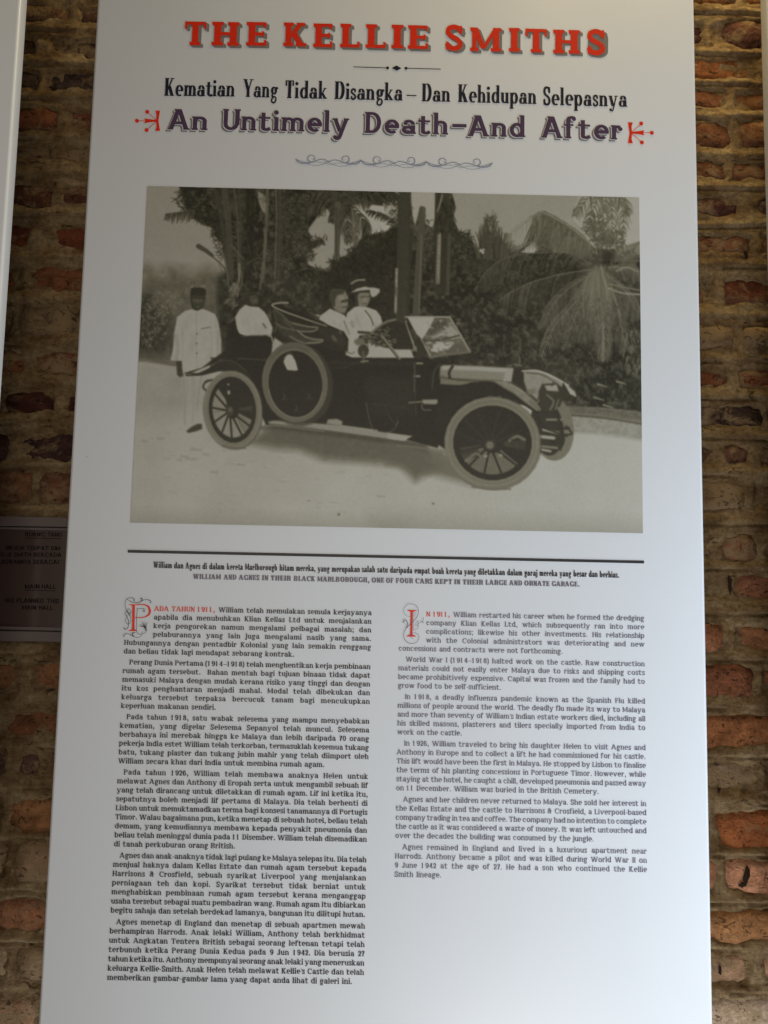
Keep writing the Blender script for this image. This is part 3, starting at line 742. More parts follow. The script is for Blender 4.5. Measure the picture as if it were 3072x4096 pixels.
# ------------------------------------------------------------------ the print on the big panel
Y0 = -.0006
TITLE = Style(cw=.25, th=.135, sl=.085, st=.14, sb=.0, k=1.18, br=.012, atop=1, es=.05)
def place(pr, ch, F, xl, xr, yb, cap, offs=((0, 0),)):
    """one capital fitted to its measured pixel box"""
    x0, z0 = at(xl, yb); x1, _ = at(xr, yb); h = float(at(xl, yb-cap)[1])-float(z0)
    V, T = glyph(ch, F)[0]; mn, mx = V[:, 0].min(), V[:, 0].max()
    for dx, dz in offs:
        pr.add((V, T), lambda V: np.stack([x0+(V[:, 0]-mn)*(x1-x0)/(mx-mn)+dx, z0+V[:, 1]*h+dz], 1))
LT = [('T', 738, 821, 181), ('H', 847, 954, 182), ('E', 985, 1064, 183), ('K', 1134, 1224, 185), ('E', 1253, 1328, 189), ('L', 1361, 1437, 190), ('L', 1463, 1541, 192),
      ('I', 1566, 1611, 194), ('E', 1632, 1710, 196), ('S', 1780, 1850, 200), ('M', 1881, 2003, 205), ('I', 2036, 2077, 207), ('T', 2102, 2186, 210), ('H', 2213, 2318, 214), ('S', 2347, 2420, 218)]
LT = [(c, a-1, b+1, y) for c, a, b, y in LT]
mm = 1.2/F_PX
def union_sweep(pr, c, F, xl, xr, yb, cap, d0, d1, steps):
    """letter swept along an offset: one flat shadow without overlaps"""
    x0, z0 = map(float, at(xl, yb)); x1 = float(at(xr, yb)[0]); h = float(at(xl, yb-cap)[1])-z0
    V, T = glyph(c, F)[0]; mn, mx = V[:, 0].min(), V[:, 0].max()
    P = np.stack([(V[:, 0]-mn)*(x1-x0)/(mx-mn), V[:, 1]*h], 1)*1000
    polys = []
    for s_ in np.linspace(0, 1, steps):
        o = np.array([d0[0]+(d1[0]-d0[0])*s_, d0[1]+(d1[1]-d0[1])*s_])*mm*1000
        for t in T: polys.append([tuple(P[i]+o) for i in t])
    VT = tri(polys)
    pr.add(VT, lambda V: np.stack([x0+V[:, 0]/1000, z0+V[:, 1]/1000], 1))
for i0, i1 in ((0, 3), (3, 9), (9, 15)):
    P1, P2 = Print(), Print()
    for (c, a, b, y) in LT[i0:i1]:
        place(P1, c, TITLE, a, b, y, 94 if c != 'S' else 97)
        union_sweep(P2, c, TITLE, a, b, y, 94, (5, -4), (13, -10), 3)
    w_ = P1.build('title_word', INK_RED, panel, Y0*1.6); P2.build('drop_shadow', INK_SHADOW, w_, Y0*.8)

SUB = Style(X=.60, A=1.0, D=-.30, sw=.155, cw=.175, th=.055, sl=.045, st=.045, sb=.012, k=.66, br=.035)
for w, p0, p1 in [('Kematian', (657, 384), (939, 387)), ('Yang', (971, 388), (1112, 392)), ('Tidak', (1141, 393), (1309, 396)), ('Disangka', (1338, 397), (1611, 403)),
                  ('Dan', (1687, 406), (1801, 408)), ('Kehidupan', (1832, 409), (2146, 417)), ('Selepasnya', (2173, 420), (2509, 428))]:
    P3 = Print(); put_quad(P3, w, SUB, p0, p1, 71); P3.build('subtitle_word', INK_NAVY, panel, Y0)
P3 = Print(); x0, z0 = at(1626, 384.5); x1, _ = at(1666, 385)
P3.add((np.array([(x0, z0), (x1, z0-.0001), (x1, z0+.0016), (x0, z0+.0017)]), np.array([(0, 1, 2), (0, 2, 3)])), lambda V: V)
P3.build('subtitle_dash', INK_NAVY, panel, Y0)

UNT = Style(X=.66, A=1.04, D=-.34, sw=.175, cw=.175, th=.135, sl=.04, st=.08, sb=.045, k=.98, br=0, atop=1)
WORDS = [('An', (672, 519), (830, 522), 82), ('Untimely', (890, 521), (1396, 531), 84), ('Death', (1459, 533), (1792, 540), 84), ('And', (1872, 546), (2101, 550), 84), ('After', (2166, 552), (2490, 560), 86)]
def trio(fill, name):
    prs = [Print(), Print(), Print()]
    for pr, o in zip(prs, ((0, 0), (-3.5*mm, -3.5*mm), (-9*mm, -8*mm))): fill(pr, o)
    w_ = prs[0].build(name, INK_PURPLE, panel, Y0*1.6)
    prs[1].build('paper_inline', INK_PAPER, w_, Y0*1.2); prs[2].build('drop_shadow', INK_TAUPE, w_, Y0*.8)
for w, p0, p1, c in WORDS: trio(lambda pr, o: put_quad(pr, w, UNT, p0, p1, c, off=o), 'heading_word')
def dash(pr, o):
    x0, z0 = at(1809, 510); x1, z1 = at(1866, 511)
    pr.add((np.array([(x0+o[0], z0+o[1]), (x1+o[0], z1+o[1]), (x1+o[0], z1+.0052+o[1]), (x0+o[0], z0+.0052+o[1])]), np.array([(0, 1, 2), (0, 2, 3)])), lambda V: V)
trio(dash, 'heading_dash')

# ---- ornaments, drawn in photograph pixels
def px_pen(): return Pen(Style(th=1, sw=1))
def flush_px(g, pr, k=1.0):
    VT = tri(g.p); pr.add(VT, lambda V: np.stack(at(V[:, 0], -V[:, 1]), 1))
def fl(pts, fn): return [(fn(x, y)[0], -fn(x, y)[1]) for x, y in pts]
z3 = lambda x, y: (600+x/1.659, 40+y/1.659)
z4 = lambda x, y: (1600+x/1.659, 40+y/1.659)
z5 = lambda x, y: (500+x/1.565, 300+y/1.565)
z6 = lambda x, y: (1560+x/1.508, 300+y/1.508)
P = Print(); g = px_pen()
g.ST(fl([(1350, 379), (1575, 386)], z3), 3.2, smooth=False); g.ST(fl([(40, 388), (270, 394)], z4), 3.2, smooth=False)
for fn, x, y in ((z3, 1577, 386), (z4, 40, 388)):
    c = fn(x, y); g.DOT(c[0], -c[1], 6)
g.p.append(fl([(1604, 386), (1636, 370), (1670, 388), (1637, 404)], z3))
flush_px(g, P); P.build('divider_ornament', INK_NAVY, panel, Y0)

def flourish(pr, fn, sx, cx, cy):
    """red spray: a notched bar with three stalks ending in dots; sx = +1 points left, -1 right"""
    g = px_pen(); q = lambda pts: fl([(cx-sx*(x), cy+y) for x, y in pts], fn)
    g.p.append(q([(-20, -64), (-10, -58), (10, -62), (2, -40), (4, 0), (-10, 0), (-6, -36)]))
    g.p.append(q([(-20, 64), (-10, 58), (10, 62), (2, 40), (4, 0), (-10, 0), (-6, 36)]))
    g.ST(q([(-4, 0), (120, 0)]), 2.4, smooth=False); g.ST(q([(-2, 0), (58, -52)]), 2.2, smooth=False); g.ST(q([(-2, 0), (60, 54)]), 2.2, smooth=False)
    g.p.append(q([(0, -5), (40, -8), (80, -15), (70, 0), (80, 15), (40, 8), (0, 5)]))
    for x, y in ((124, 0), (60, -56), (64, 58)):
        c = fn(cx-sx*x, cy+y); g.DOT(c[0], -c[1], 8)
    flush_px(g, pr)
P = Print(); flourish(P, z5, 1, 200, 288); P.build('red_flourish', INK_RED, panel, Y0)
P = Print(); flourish(P, z6, -1, 1455, 350); P.build('red_flourish', INK_RED, panel, Y0)

zs_ = lambda x, y: (1150+x/1.952, 600+y/1.952)
g = px_pen(); P = Print()
for k in range(3):
    ox, oy = 512*k, 12*k+0
    f = lambda pts, m=0: fl([((x if not m else 642-x)+ox, y+oy+(6 if m else 0)) for x, y in pts], zs_)
    for m in (0, 1):
        g.ST(f([(66, 72), (90, 96), (130, 106), (180, 100), (230, 82), (280, 74), (322, 90)], m), 6.0, w1=2.6)
        g.ST(f([(66, 72), (105, 88), (150, 100), (190, 96)], m), 1.6, w1=4.5)
        g.ST(f([(190, 98), (164, 84), (160, 60), (178, 43), (205, 48), (216, 66), (204, 76), (196, 70)], m), 4.2, w1=2.0)
        g.ST(f([(140, 106), (200, 122), (262, 118), (322, 92), (360, 80)], m), 1.4, w1=2.2)
        g.ST(f([(180, 100), (232, 96), (280, 104), (322, 112)], m), 1.6, w1=1.4)
flush_px(g, P); P.build('scroll_ornament', INK_MIST, panel, Y0)

# ---- rule and captions
P = Print()
xa_, za_ = at(512, 2199.5); xb_, zb_ = at(2576, 2242.5); t_ = .0041
P.add((np.array([(xa_, za_), (xb_, zb_), (xb_, zb_-t_), (xa_, za_-t_)]), np.array([(0, 1, 2), (0, 2, 3)])), lambda V: V)
P.build('rule', INK_RULE, panel, Y0)
CAP1 = Style(X=.66, A=1.02, D=-.30, sw=.17, cw=.18, th=.075, sl=.04, st=.055, sb=.012, k=.60)
P = Print()
zc = lambda x, y: (580+x/1.659, 2240+y/1.659)
zd = lambda x, y: (1540+x/1.659, 2240+y/1.659)
for w, a, b, y0, y1, fn in [('William', 55, 180, 52, 55, zc), ('dan', 193, 256, 56, 57, zc), ('Agnes', 268, 368, 58, 61, zc), ('di', 382, 413, 61, 62, zc), ('dalam', 427, 528, 62, 64, zc),
      ('kereta', 543, 650, 64, 66, zc), ('Marlborough', 664, 878, 66, 70, zc), ('hitam', 893, 989, 71, 73, zc), ('mereka,', 1003, 1132, 73, 75, zc), ('yang', 1146, 1226, 77, 78, zc),
      ('merupakan', 1240, 1427, 79, 81, zc), ('salah', 1439, 1528, 81, 82, zc), ('satu', 1542, 1612, 83, 84, zc), ('daripada', 34, 182, 85, 89, zd), ('empat', 196, 300, 89, 92, zd), ('buah', 313, 392, 92, 94, zd),
      ('kereta', 406, 513, 94, 97, zd), ('yang', 525, 604, 96, 98, zd), ('diletakkan', 617, 797, 98, 101, zd), ('dalam', 811, 912, 102, 104, zd), ('garaj', 926, 1012, 104, 106, zd), ('mereka', 1025, 1145, 106, 109, zd),
      ('yang', 1158, 1236, 109, 110, zd), ('besar', 1250, 1340, 110, 112, zd), ('dan', 1353, 1412, 113, 114, zd), ('berhias.', 1425, 1554, 115, 118, zd)]:
    put_quad(P, w, CAP1, fn(a, y0), fn(b, y1), 25)
P.build('photo_caption', INK_SLATE, panel, Y0)
CAP2 = Style(cw=.20, sw=.19, th=.085, sl=.05, st=.07, sb=.02, k=.66)
P = Print()
for w, a, b, y0, y1, fn in [('WILLIAM', 318, 505, 126, 129, zc), ('AND', 522, 607, 130, 131, zc), ('AGNES', 622, 760, 132, 134, zc), ('IN', 776, 820, 135, 135, zc), ('THEIR', 836, 968, 136, 138, zc), ('BLACK', 987, 1128, 139, 142, zc),
      ('MARLBOROUGH,', 1144, 1490, 143, 149, zc), ('ONE', 1505, 1587, 150, 151, zc), ('OF', 7, 56, 152, 153, zd), ('FOUR', 72, 186, 153, 155, zd), ('CARS', 202, 316, 156, 158, zd), ('KEPT', 331, 445, 159, 161, zd),
      ('IN', 459, 501, 161, 162, zd), ('THEIR', 517, 651, 163, 165, zd), ('LARGE', 667, 810, 165, 168, zd), ('AND', 824, 910, 168, 170, zd), ('ORNATE', 925, 1092, 170, 174, zd), ('GARAGE.', 1108, 1292, 174, 177, zd)]:
    put_quad(P, w, CAP2, fn(a, y0), fn(b, y1), 20)
P.build('photo_caption', INK_CAPTION, panel, Y0)['label'] = 'grey capital caption'

# ---- body text
MAL = [["ADA TAHUN 1911,| William telah memulakan semula kerjayanya", "apabila dia menubuhkan Klian Kellas Ltd untuk menjalankan", "kerja pengorekan namun mengalami pelbagai masalah; dan",
        "pelaburannya yang lain juga mengalami nasib yang sama.", "Hubungannya dengan pentadbir Kolonial yang lain semakin renggang", "dan beliau tidak lagi mendapat sebarang kontrak."],
       ["Perang Dunia Pertama (1914\u20131918) telah menghentikan kerja pembinaan", "rumah agam tersebut.  Bahan mentah bagi tujuan binaan tidak dapat", "memasuki Malaya dengan mudah kerana risiko yang tinggi dan dengan",
        "itu kos penghantaran menjadi mahal. Modal telah dibekukan dan", "keluarga tersebut terpaksa bercucuk tanam bagi mencukupkan", "keperluan makanan sendiri."],
       ["Pada tahun 1918, satu wabak selesema yang mampu menyebabkan", "kematian, yang digelar Selesema Sepanyol telah muncul. Selesema", "berbahaya ini merebak hingga ke Malaya dan lebih daripada 70 orang",
        "pekerja India estet William telah terkorban, termasuklah kesemua tukang", "batu, tukang plaster dan tukang jubin mahir yang telah diimport oleh", "William secara khas dari India untuk membina rumah agam."],
       ["Pada tahun 1926, William telah membawa anaknya Helen untuk", "melawat Agnes dan Anthony di Eropah serta untuk mengambil sebuah lif", "yang telah dirancang untuk diletakkan di rumah agam. Lif ini ketika itu,",
        "sepatutnya boleh menjadi lif pertama di Malaya. Dia telah berhenti di", "Lisbon untuk memuktamadkan terma bagi konsesi tanamannya di Portugis", "Timor. Walau bagaimana pun, ketika menetap di sebuah hotel, beliau telah",
        "demam, yang kemudiannya membawa kepada penyakit pneumonia dan", "beliau telah meninggal dunia pada 11 Disember. William telah disemadikan", "di tanah perkuburan orang British."],
       ["Agnes dan anak-anaknya tidak lagi pulang ke Malaya selepas itu. Dia telah", "menjual haknya dalam Kellas Estate dan rumah agam tersebut kepada", "Harrisons & Crosfield, sebuah syarikat Liverpool yang menjalankan",
        "perniagaan teh dan kopi. Syarikat tersebut tidak berniat untuk", "menghabiskan pembinaan rumah agam tersebut kerana menganggap", "usaha tersebut sebagai suatu pembaziran wang. Rumah agam itu dibiarkan", "begitu sahaja dan setelah berdekad lamanya, bangunan itu dilitupi hutan."],
       ["Agnes menetap di England dan menetap di sebuah apartmen mewah", "berhampiran Harrods. Anak lelaki William, Anthony telah berkhidmat", "untuk Angkatan Tentera British sebagai seorang leftenan tetapi telah",
        "terbunuh ketika Perang Dunia Kedua pada 9 Jun 1942. Dia berusia 27", "tahun ketika itu. Anthony mempunyai seorang anak lelaki yang meneruskan", "keluarga Kellie-Smith. Anak Helen telah melawat Kellie's Castle dan telah", "memberikan gambar-gambar lama yang dapat anda lihat di galeri ini."]]
ENG = [["N 1911,| William restarted his career when he formed the dredging", "company Klian Kellas Ltd, which subsequently ran into more", "complications; likewise his other investments. His relationship",
        "with the Colonial administrators was deteriorating and new", "concessions and contracts were not forthcoming."],
       ["World War I (1914\u20131918) halted work on the castle. Raw construction", "materials could not easily enter Malaya due to risks and shipping costs", "became prohibitively expensive. Capital was frozen and the family had to", "grow food to be self-sufficient."],
       ["In 1918, a deadly influenza pandemic known as the Spanish Flu killed", "millions of people around the world. The deadly flu made its way to Malaya", "and more than seventy of William's Indian estate workers died, including all", "his skilled masons, plasterers and tilers specially imported from India to", "work on the castle."],
       ["In 1926, William traveled to bring his daughter Helen to visit Agnes and", "Anthony in Europe and to collect a lift he had commissioned for his castle.", "This lift would have been the first in Malaya. He stopped by Lisbon to finalise", "the terms of his planting concessions in Portuguese Timor. However, while",
        "staying at the hotel, he caught a chill, developed pneumonia and passed away", "on 11 December. William was buried in the British Cemetery."],
       ["Agnes and her children never returned to Malaya. She sold her interest in", "the Kellas Estate and the castle to Harrisons & Crosfield, a Liverpool-based", "company trading in tea and coffee. The company had no intention to complete", "the castle as it was considered a waste of money. It was left untouched and", "over the decades the building was consumed by the jungle."],
       ["Agnes remained in England and lived in a luxurious apartment near", "Harrods. Anthony became a pilot and was killed during World War II on", "9 June 1942 at the age of 27. He had a son who continued the Kellie", "Smith lineage."]]
CLAR = Style(X=.76, A=1.04, D=-.28, sw=.195, cw=.20, th=.09, sl=.075, st=.105, sb=.026, k=1.0)
SLAB = Style(X=.77, A=1.06, D=-.29, sw=.165, cw=.17, th=.095, sl=.06, st=.095, sb=.028, k=.93)

def column(paras, F, xl, xr, zfirst, zlast, x_drop, indent, size, ref_line, ref_w, mat, n_drop):
    nl = sum(len(p) for p in paras); gaps = len(paras)-1
    pitch_ = (zfirst-zlast)/(nl-1+.25*gaps)
    z = zfirst; idx = 0
    # natural set width of an unjustified reference line fixes the horizontal scale
    lo_, hi_ = .6, 1.6
    for _ in range(12):
        k_ = (lo_+hi_)/2; F.k = k_; F.cache = {}
        if width(ref_line, F)*size > ref_w*.975: hi_ = k_
        else: lo_ = k_
    n0 = width(ref_line, F); extra = (ref_w/size-n0)/len(ref_line)
    for pi, p in enumerate(paras):
        pr = Print(); red = None
        for li, t in enumerate(p):
            last = li == len(p)-1
            x = xl
            if pi == 0 and li < n_drop: x = x_drop
            elif pi > 0 and li == 0: x = xl+indent
            full = not last
            if F is CLAR and pi == 4 and last: full = True
            if '|' in t:
                a, t = t.split('|'); red = Print()
                x = put_line(red, a, F, x, z, size, x_end=x+(width(a, F)+extra*len(a))*size)
                red.build('opening_words', INK_RED2, panel, Y0); t = t[1:]; x += .0045
            if last and not full: put_line(pr, t, F, x, z, size, x_end=x+(width(t, F)+extra*len(t))*size)
            else: put_line(pr, t, F, x, z, size, x_end=xr)
            z -= pitch_
        z -= pitch_*.25
        pr.build('paragraph', mat, panel, Y0)
column(MAL, CLAR, -.3590, -.0058, CAM_Z-.0300, CAM_Z-.5345, -.3183, .0088, .0070, "dan beliau tidak lagi mendapat sebarang kontrak.", .2439, INK_SLATE, 4)
column(ENG, SLAB, .0335, .3870, CAM_Z-.0302, CAM_Z-.3914, .0725, .0103, .0070, "concessions and contracts were not forthcoming.", .2359, INK_GREY, 4)

# ---- drop capitals with pen flourishes
zP = lambda x, y: (460+x/4.1475, 2370+y/4.1475)
zI = lambda x, y: (1580+x/4.1475, 2380+y/4.1475)
k4 = 1/4.1475
def strokes(fn, red, black, name, ink_b):
    g = px_pen(); P = Print()
    for kind, pts, w0, w1 in red:
        if kind == 'p': g.p.append(fl(pts, fn))
        else: g.ST(fl(pts, fn), w0*k4, w1=w1*k4)
    flush_px(g, P); a = P.build('drop_capital', INK_RED, panel, Y0)
    g = px_pen(); P = Print()
    for pts, w0, w1 in black: g.ST(fl(pts, fn), w0*k4, w1=w1*k4)
    flush_px(g, P); P.build('pen_flourish', ink_b, panel, Y0*2)
strokes(zP, [('p', [(290, 205), (332, 207), (325, 632), (284, 632)], 0, 0), ('p', [(222, 196), (335, 200), (335, 216), (285, 222)], 0, 0), ('p', [(216, 640), (284, 608), (326, 608), (378, 640)], 0, 0),
             ('s', [(325, 207), (420, 200), (500, 206)], 14, 18), ('s', [(495, 205), (555, 235), (582, 300)], 18, 38), ('s', [(582, 295), (570, 360), (505, 405)], 38, 18), ('s', [(510, 403), (440, 418), (330, 418)], 18, 11)],
        [([(200, 105), (245, 88), (300, 92), (326, 120), (315, 138)], 5, 13), ([(196, 100), (250, 140), (330, 170), (400, 165), (450, 130), (452, 105), (425, 95)], 5, 16), ([(415, 160), (480, 125), (550, 120), (600, 150), (585, 178)], 5, 12),
         ([(200, 105), (174, 160), (175, 240), (205, 310), (250, 385), (265, 450), (250, 510), (210, 520), (180, 480), (185, 430), (225, 370), (272, 320)], 6, 5),
         ([(236, 270), (170, 338), (200, 400), (230, 480), (225, 560), (195, 605), (160, 605), (155, 578)], 6, 11), ([(236, 268), (272, 328), (228, 350), (188, 310)], 5, 5), ([(200, 300), (245, 350), (262, 400)], 5, 5),
         ([(505, 300), (480, 320), (470, 295), (500, 280), (470, 268), (374, 268)], 8, 6), ([(374, 266), (362, 420), (357, 640)], 7, 6), ([(357, 636), (380, 680), (440, 692), (500, 670), (522, 640)], 6, 6),
         ([(150, 740), (155, 700), (200, 682), (250, 695), (310, 730), (380, 745), (440, 715), (458, 650)], 10, 4), ([(338, 668), (300, 670), (290, 700), (320, 725)], 14, 12),
         ([(515, 600), (480, 570), (440, 560), (388, 556)], 14, 3), ([(512, 600), (470, 560), (420, 530)], 14, 3), ([(508, 600), (480, 540), (452, 478)], 20, 3), ([(512, 600), (500, 540), (510, 488)], 14, 3), ([(516, 600), (522, 540), (548, 492)], 14, 3),
         ([(500, 620), (515, 606), (534, 620), (516, 640), (498, 622)], 8, 8)], 'P', INK_NAVY)
strokes(zI, [('p', [(260, 258), (297, 258), (290, 690), (252, 690)], 0, 0), ('p', [(204, 248), (360, 252), (358, 262), (300, 280), (258, 280), (205, 258)], 0, 0), ('p', [(192, 690), (192, 680), (250, 655), (292, 655), (348, 682), (348, 692)], 0, 0)],
        [([(265, 362), (205, 350), (158, 310), (143, 260), (165, 195), (215, 152), (270, 148), (330, 162), (375, 210), (388, 275), (370, 350), (320, 420), (250, 485), (195, 545)], 4, 9),
         ([(148, 465), (145, 430), (168, 412), (200, 440), (205, 500), (185, 560)], 14, 10), ([(250, 480), (180, 560), (145, 650), (160, 730), (215, 790), (290, 805), (360, 780), (398, 720), (390, 670), (345, 630), (295, 632), (262, 670), (275, 710), (310, 724)], 9, 5),
         ([(308, 350), (312, 300), (328, 288), (336, 310), (318, 345), (308, 400), (306, 470), (308, 588)], 4, 5), ([(308, 586), (350, 568), (383, 548)], 5, 5), ([(383, 548), (384, 490), (384, 430)], 6, 6), ([(384, 430), (348, 450), (343, 505)], 4, 4), ([(343, 508), (375, 506), (378, 470)], 5, 5),
         ([(388, 476), (430, 450), (465, 415), (476, 368)], 4, 6), ([(440, 440), (465, 450), (480, 470)], 14, 4)], 'I', INK_GREY)

# ------------------------------------------------------------------ the sepia photograph, painted tone by tone in photograph pixels
CW, CH = 1440, 988
PXL, PXR, PZT, PZB = -.3586, .3862, CAM_Z+.6068, CAM_Z+.0963
T = np.full((CH, CW), .12)
SC = CW/2056.0
def cv(pts):
    a = np.asarray(pts, float); x, z = at(a[:, 0], a[:, 1])
    return np.stack([(x-PXL)/(PXR-PXL)*CW, (PZT-z)/(PZT-PZB)*CH], 1)
def blend(x0, y0, m, tone, alpha):
    h_, w_ = m.shape; v = T[y0:y0+h_, x0:x0+w_]; v += (tone-v)*(m*alpha)
def poly(pts, tone, soft=1.6, alpha=1.0, smooth=False, tex=0.0, ts=.05, seed=1):
    P_ = cv(pts)
    if smooth: P_ = catmull(np.vstack([P_, P_[:1]]), 6)[:-1]
    s_ = soft+1
    x0 = max(0, int(P_[:, 0].min()-s_)); x1 = min(CW, int(P_[:, 0].max()+s_)+1); y0 = max(0, int(P_[:, 1].min()-s_)); y1 = min(CH, int(P_[:, 1].max()+s_)+1)
    if x1 <= x0 or y1 <= y0: return
    X, Y = np.meshgrid(np.arange(x0, x1)+.5, np.arange(y0, y1)+.5)
    ins = np.zeros(X.shape, bool); d2 = np.full(X.shape, 1e9); n_ = len(P_)
    for i in range(n_):
        ax, ay = P_[i]; bx, by = P_[(i+1) % n_]
        c = ((ay > Y) != (by > Y)); 
        if by != ay: ins ^= c & (X < (bx-ax)*(Y-ay)/(by-ay)+ax)
        dx, dy = bx-ax, by-ay; q = dx*dx+dy*dy+1e-9
        t = np.clip(((X-ax)*dx+(Y-ay)*dy)/q, 0, 1); d2 = np.minimum(d2, (X-ax-t*dx)**2+(Y-ay-t*dy)**2)
    sd = np.sqrt(d2)*np.where(ins, 1, -1)
    if tex: tone = tone+(fbm(X*ts, Y*ts, seed)-.5)*tex
    blend(x0, y0, np.clip(.5+sd/soft, 0, 1), tone, alpha)
def line(pts, w, tone, alpha=1.0, w1=None, smooth=True, soft=1.3):
    P_ = cv(pts)
    if smooth and len(P_) > 2: P_ = catmull(P_, 5)
    n_ = len(P_)-1; w1 = w if w1 is None else w1; r = max(w, w1)*SC/2+soft
    x0 = max(0, int(P_[:, 0].min()-r)); x1 = min(CW, int(P_[:, 0].max()+r)+1); y0 = max(0, int(P_[:, 1].min()-r)); y1 = min(CH, int(P_[:, 1].max()+r)+1)
    if x1 <= x0 or y1 <= y0: return
    X, Y = np.meshgrid(np.arange(x0, x1)+.5, np.arange(y0, y1)+.5); m = np.zeros(X.shape)
    for i in range(n_):
        ax, ay = P_[i]; dx, dy = P_[i+1]-P_[i]; t = np.clip(((X-ax)*dx+(Y-ay)*dy)/(dx*dx+dy*dy+1e-9), 0, 1)
        rr = (w+(w1-w)*(i+t)/n_)*SC/2
        m = np.maximum(m, np.clip(.5+(rr-np.sqrt((X-ax-t*dx)**2+(Y-ay-t*dy)**2))/soft, 0, 1)*np.clip(rr*2/1.0, 0, 1))
    blend(x0, y0, m, tone, alpha)
def epts(cx, cy, rx, ry, rot=0, n=28, a0=0, a1=360):
    t = np.radians(np.linspace(a0, a1, n, endpoint=(a1-a0) != 360)); c, s_ = math.cos(math.radians(rot)), math.sin(math.radians(rot))
    return [(cx+rx*math.cos(a)*c-ry*math.sin(a)*s_, cy+rx*math.cos(a)*s_+ry*math.sin(a)*c) for a in t]
def ell(cx, cy, rx, ry, tone, rot=0, soft=1.6, alpha=1.0, **k): poly(epts(cx, cy, rx, ry, rot), tone, soft, alpha, **k)
def conv(fn, s_):
    f = lambda pts: [fn(x, y) for x, y in pts]; f.s = 1/s_; f.fn = fn; return f
A_ = conv(lambda x, y: (500+x/1.508, 700+y/1.508), 1.508)
B_ = conv(lambda x, y: (1550+x/1.508, 740+y/1.508), 1.508)
C_ = conv(lambda x, y: (500+x/1.508, 1400+y/1.508), 1.508)
D_ = conv(lambda x, y: (1550+x/1.508, 1400+y/1.508), 1.508)
E_ = conv(lambda x, y: (650+x/2.074, 1100+y/2.074), 2.074)
F_ = conv(lambda x, y: (1100+x/1.952, 1050+y/1.952), 1.952)
pr_rng = random.Random(11)
U = pr_rng.uniform
# jungle base: dense mottled foliage
gx, gy = np.meshgrid(np.arange(CW), np.arange(CH))
n1 = fbm(gx*.012, gy*.012, 2, 5); n2 = fbm(gx*.09, gy*.09, 6, 4); n3 = fbm(gx*.35, gy*.35, 8, 2)
T[:] = .06+np.clip(n1-.42, 0, 1)*.35+np.clip(n2-.46, 0, 1)*.62+(n3-.5)*.07
SKY = .68
# skies
def sky(pts, t=SKY, soft=3.5, al=1.0): poly(pts, t, soft, al, tex=.05, ts=.012, seed=4)
sky(A_([(90, 40), (322, 60), (350, 130), (368, 185), (405, 215), (415, 265), (470, 305), (525, 315), (550, 370), (590, 420), (600, 490), (610, 560), (600, 620), (560, 700), (90, 760)]))
# haze-grey distant trees under the left sky
poly(A_([(80, 560), (140, 530), (190, 560), (250, 535), (330, 545), (430, 560), (500, 535), (560, 560), (640, 600), (640, 1130), (60, 1130)]), .50, 30, .8, tex=.22, ts=.05, seed=3)
poly(A_([(80, 680), (160, 610), (240, 640), (300, 590), (380, 640), (470, 600), (560, 610), (640, 640), (640, 1130), (60, 1130)]), .37, 24, .75, tex=.34, ts=.07, seed=9)
poly(A_([(60, 740), (150, 700), (210, 760), (270, 830), (300, 900), (310, 1130), (60, 1130)]), .20, 26, .85, tex=.4, ts=.09, seed=12)
poly(A_([(60, 800), (160, 790), (230, 880), (250, 1000), (240, 1130), (60, 1130)]), .12, 22, .8, tex=.25, ts=.1, seed=13)
poly(A_([(560, 620), (640, 560), (720, 540), (760, 700), (720, 1130), (600, 1130), (560, 900)]), .11, 18, .95, tex=.3, ts=.08, seed=15)
sky(A_([(800, 100), (840, 120), (866, 170), (862, 245), (828, 220), (806, 160)]), .62, 5)
sky(A_([(1105, 330), (1150, 270), (1195, 195), (1228, 212), (1262, 290), (1275, 400), (1268, 505), (1232, 590), (1170, 570), (1108, 545), (1085, 480), (1150, 440), (1180, 415), (1110, 395)]))
sky(A_([(1322, 235), (1375, 225), (1440, 300), (1425, 380), (1392, 440), (1330, 490), (1290, 500), (1300, 350)]))
sky(A_([(1420, 92), (1660, 98), (1660, 125), (1560, 110), (1430, 118)]), .8)
sky(A_([(1350, 195), (1420, 175), (1560, 190), (1640, 160), (1645, 290), (1570, 345), (1480, 365), (1440, 300), (1380, 230)]), .84, 5)
sky(B_([(-40, 50), (40, 60), (60, 130), (58, 235), (-10, 200)]), .74, 6)
sky(B_([(136, 30), (302, 35), (292, 180), (272, 262), (232, 240), (200, 130), (165, 250), (150, 190)]), .76, 5)
sky(B_([(385, 38), (1160, 60), (1170, 110), (1120, 150), (1112, 215), (1170, 275), (1235, 350), (1245, 380), (1150, 300), (1050, 220), (935, 165), (875, 195), (860, 300), (830, 370), (770, 405), (700, 395), (650, 420), (560, 425), (510, 335), (445, 300), (420, 260), (395, 200), (412, 140)]))
sky(B_([(880, 340), (920, 380), (880, 412), (800, 410)]), .78)
sky(B_([(985, 330), (1040, 315), (1095, 380), (1090, 412), (1000, 405)]), .76, 5)
sky(B_([(1412, 70), (1530, 74), (1532, 340), (1440, 372), (1330, 375), (1400, 280), (1440, 170)]), .78, 8)
sky(B_([(1150, 60), (1430, 70), (1440, 380), (1330, 390), (1240, 380), (1170, 275), (1110, 215)]), .74, 4)
sky(B_([(1370, 380), (1530, 350), (1530, 420), (1420, 470), (1380, 440)]), .55, 12)

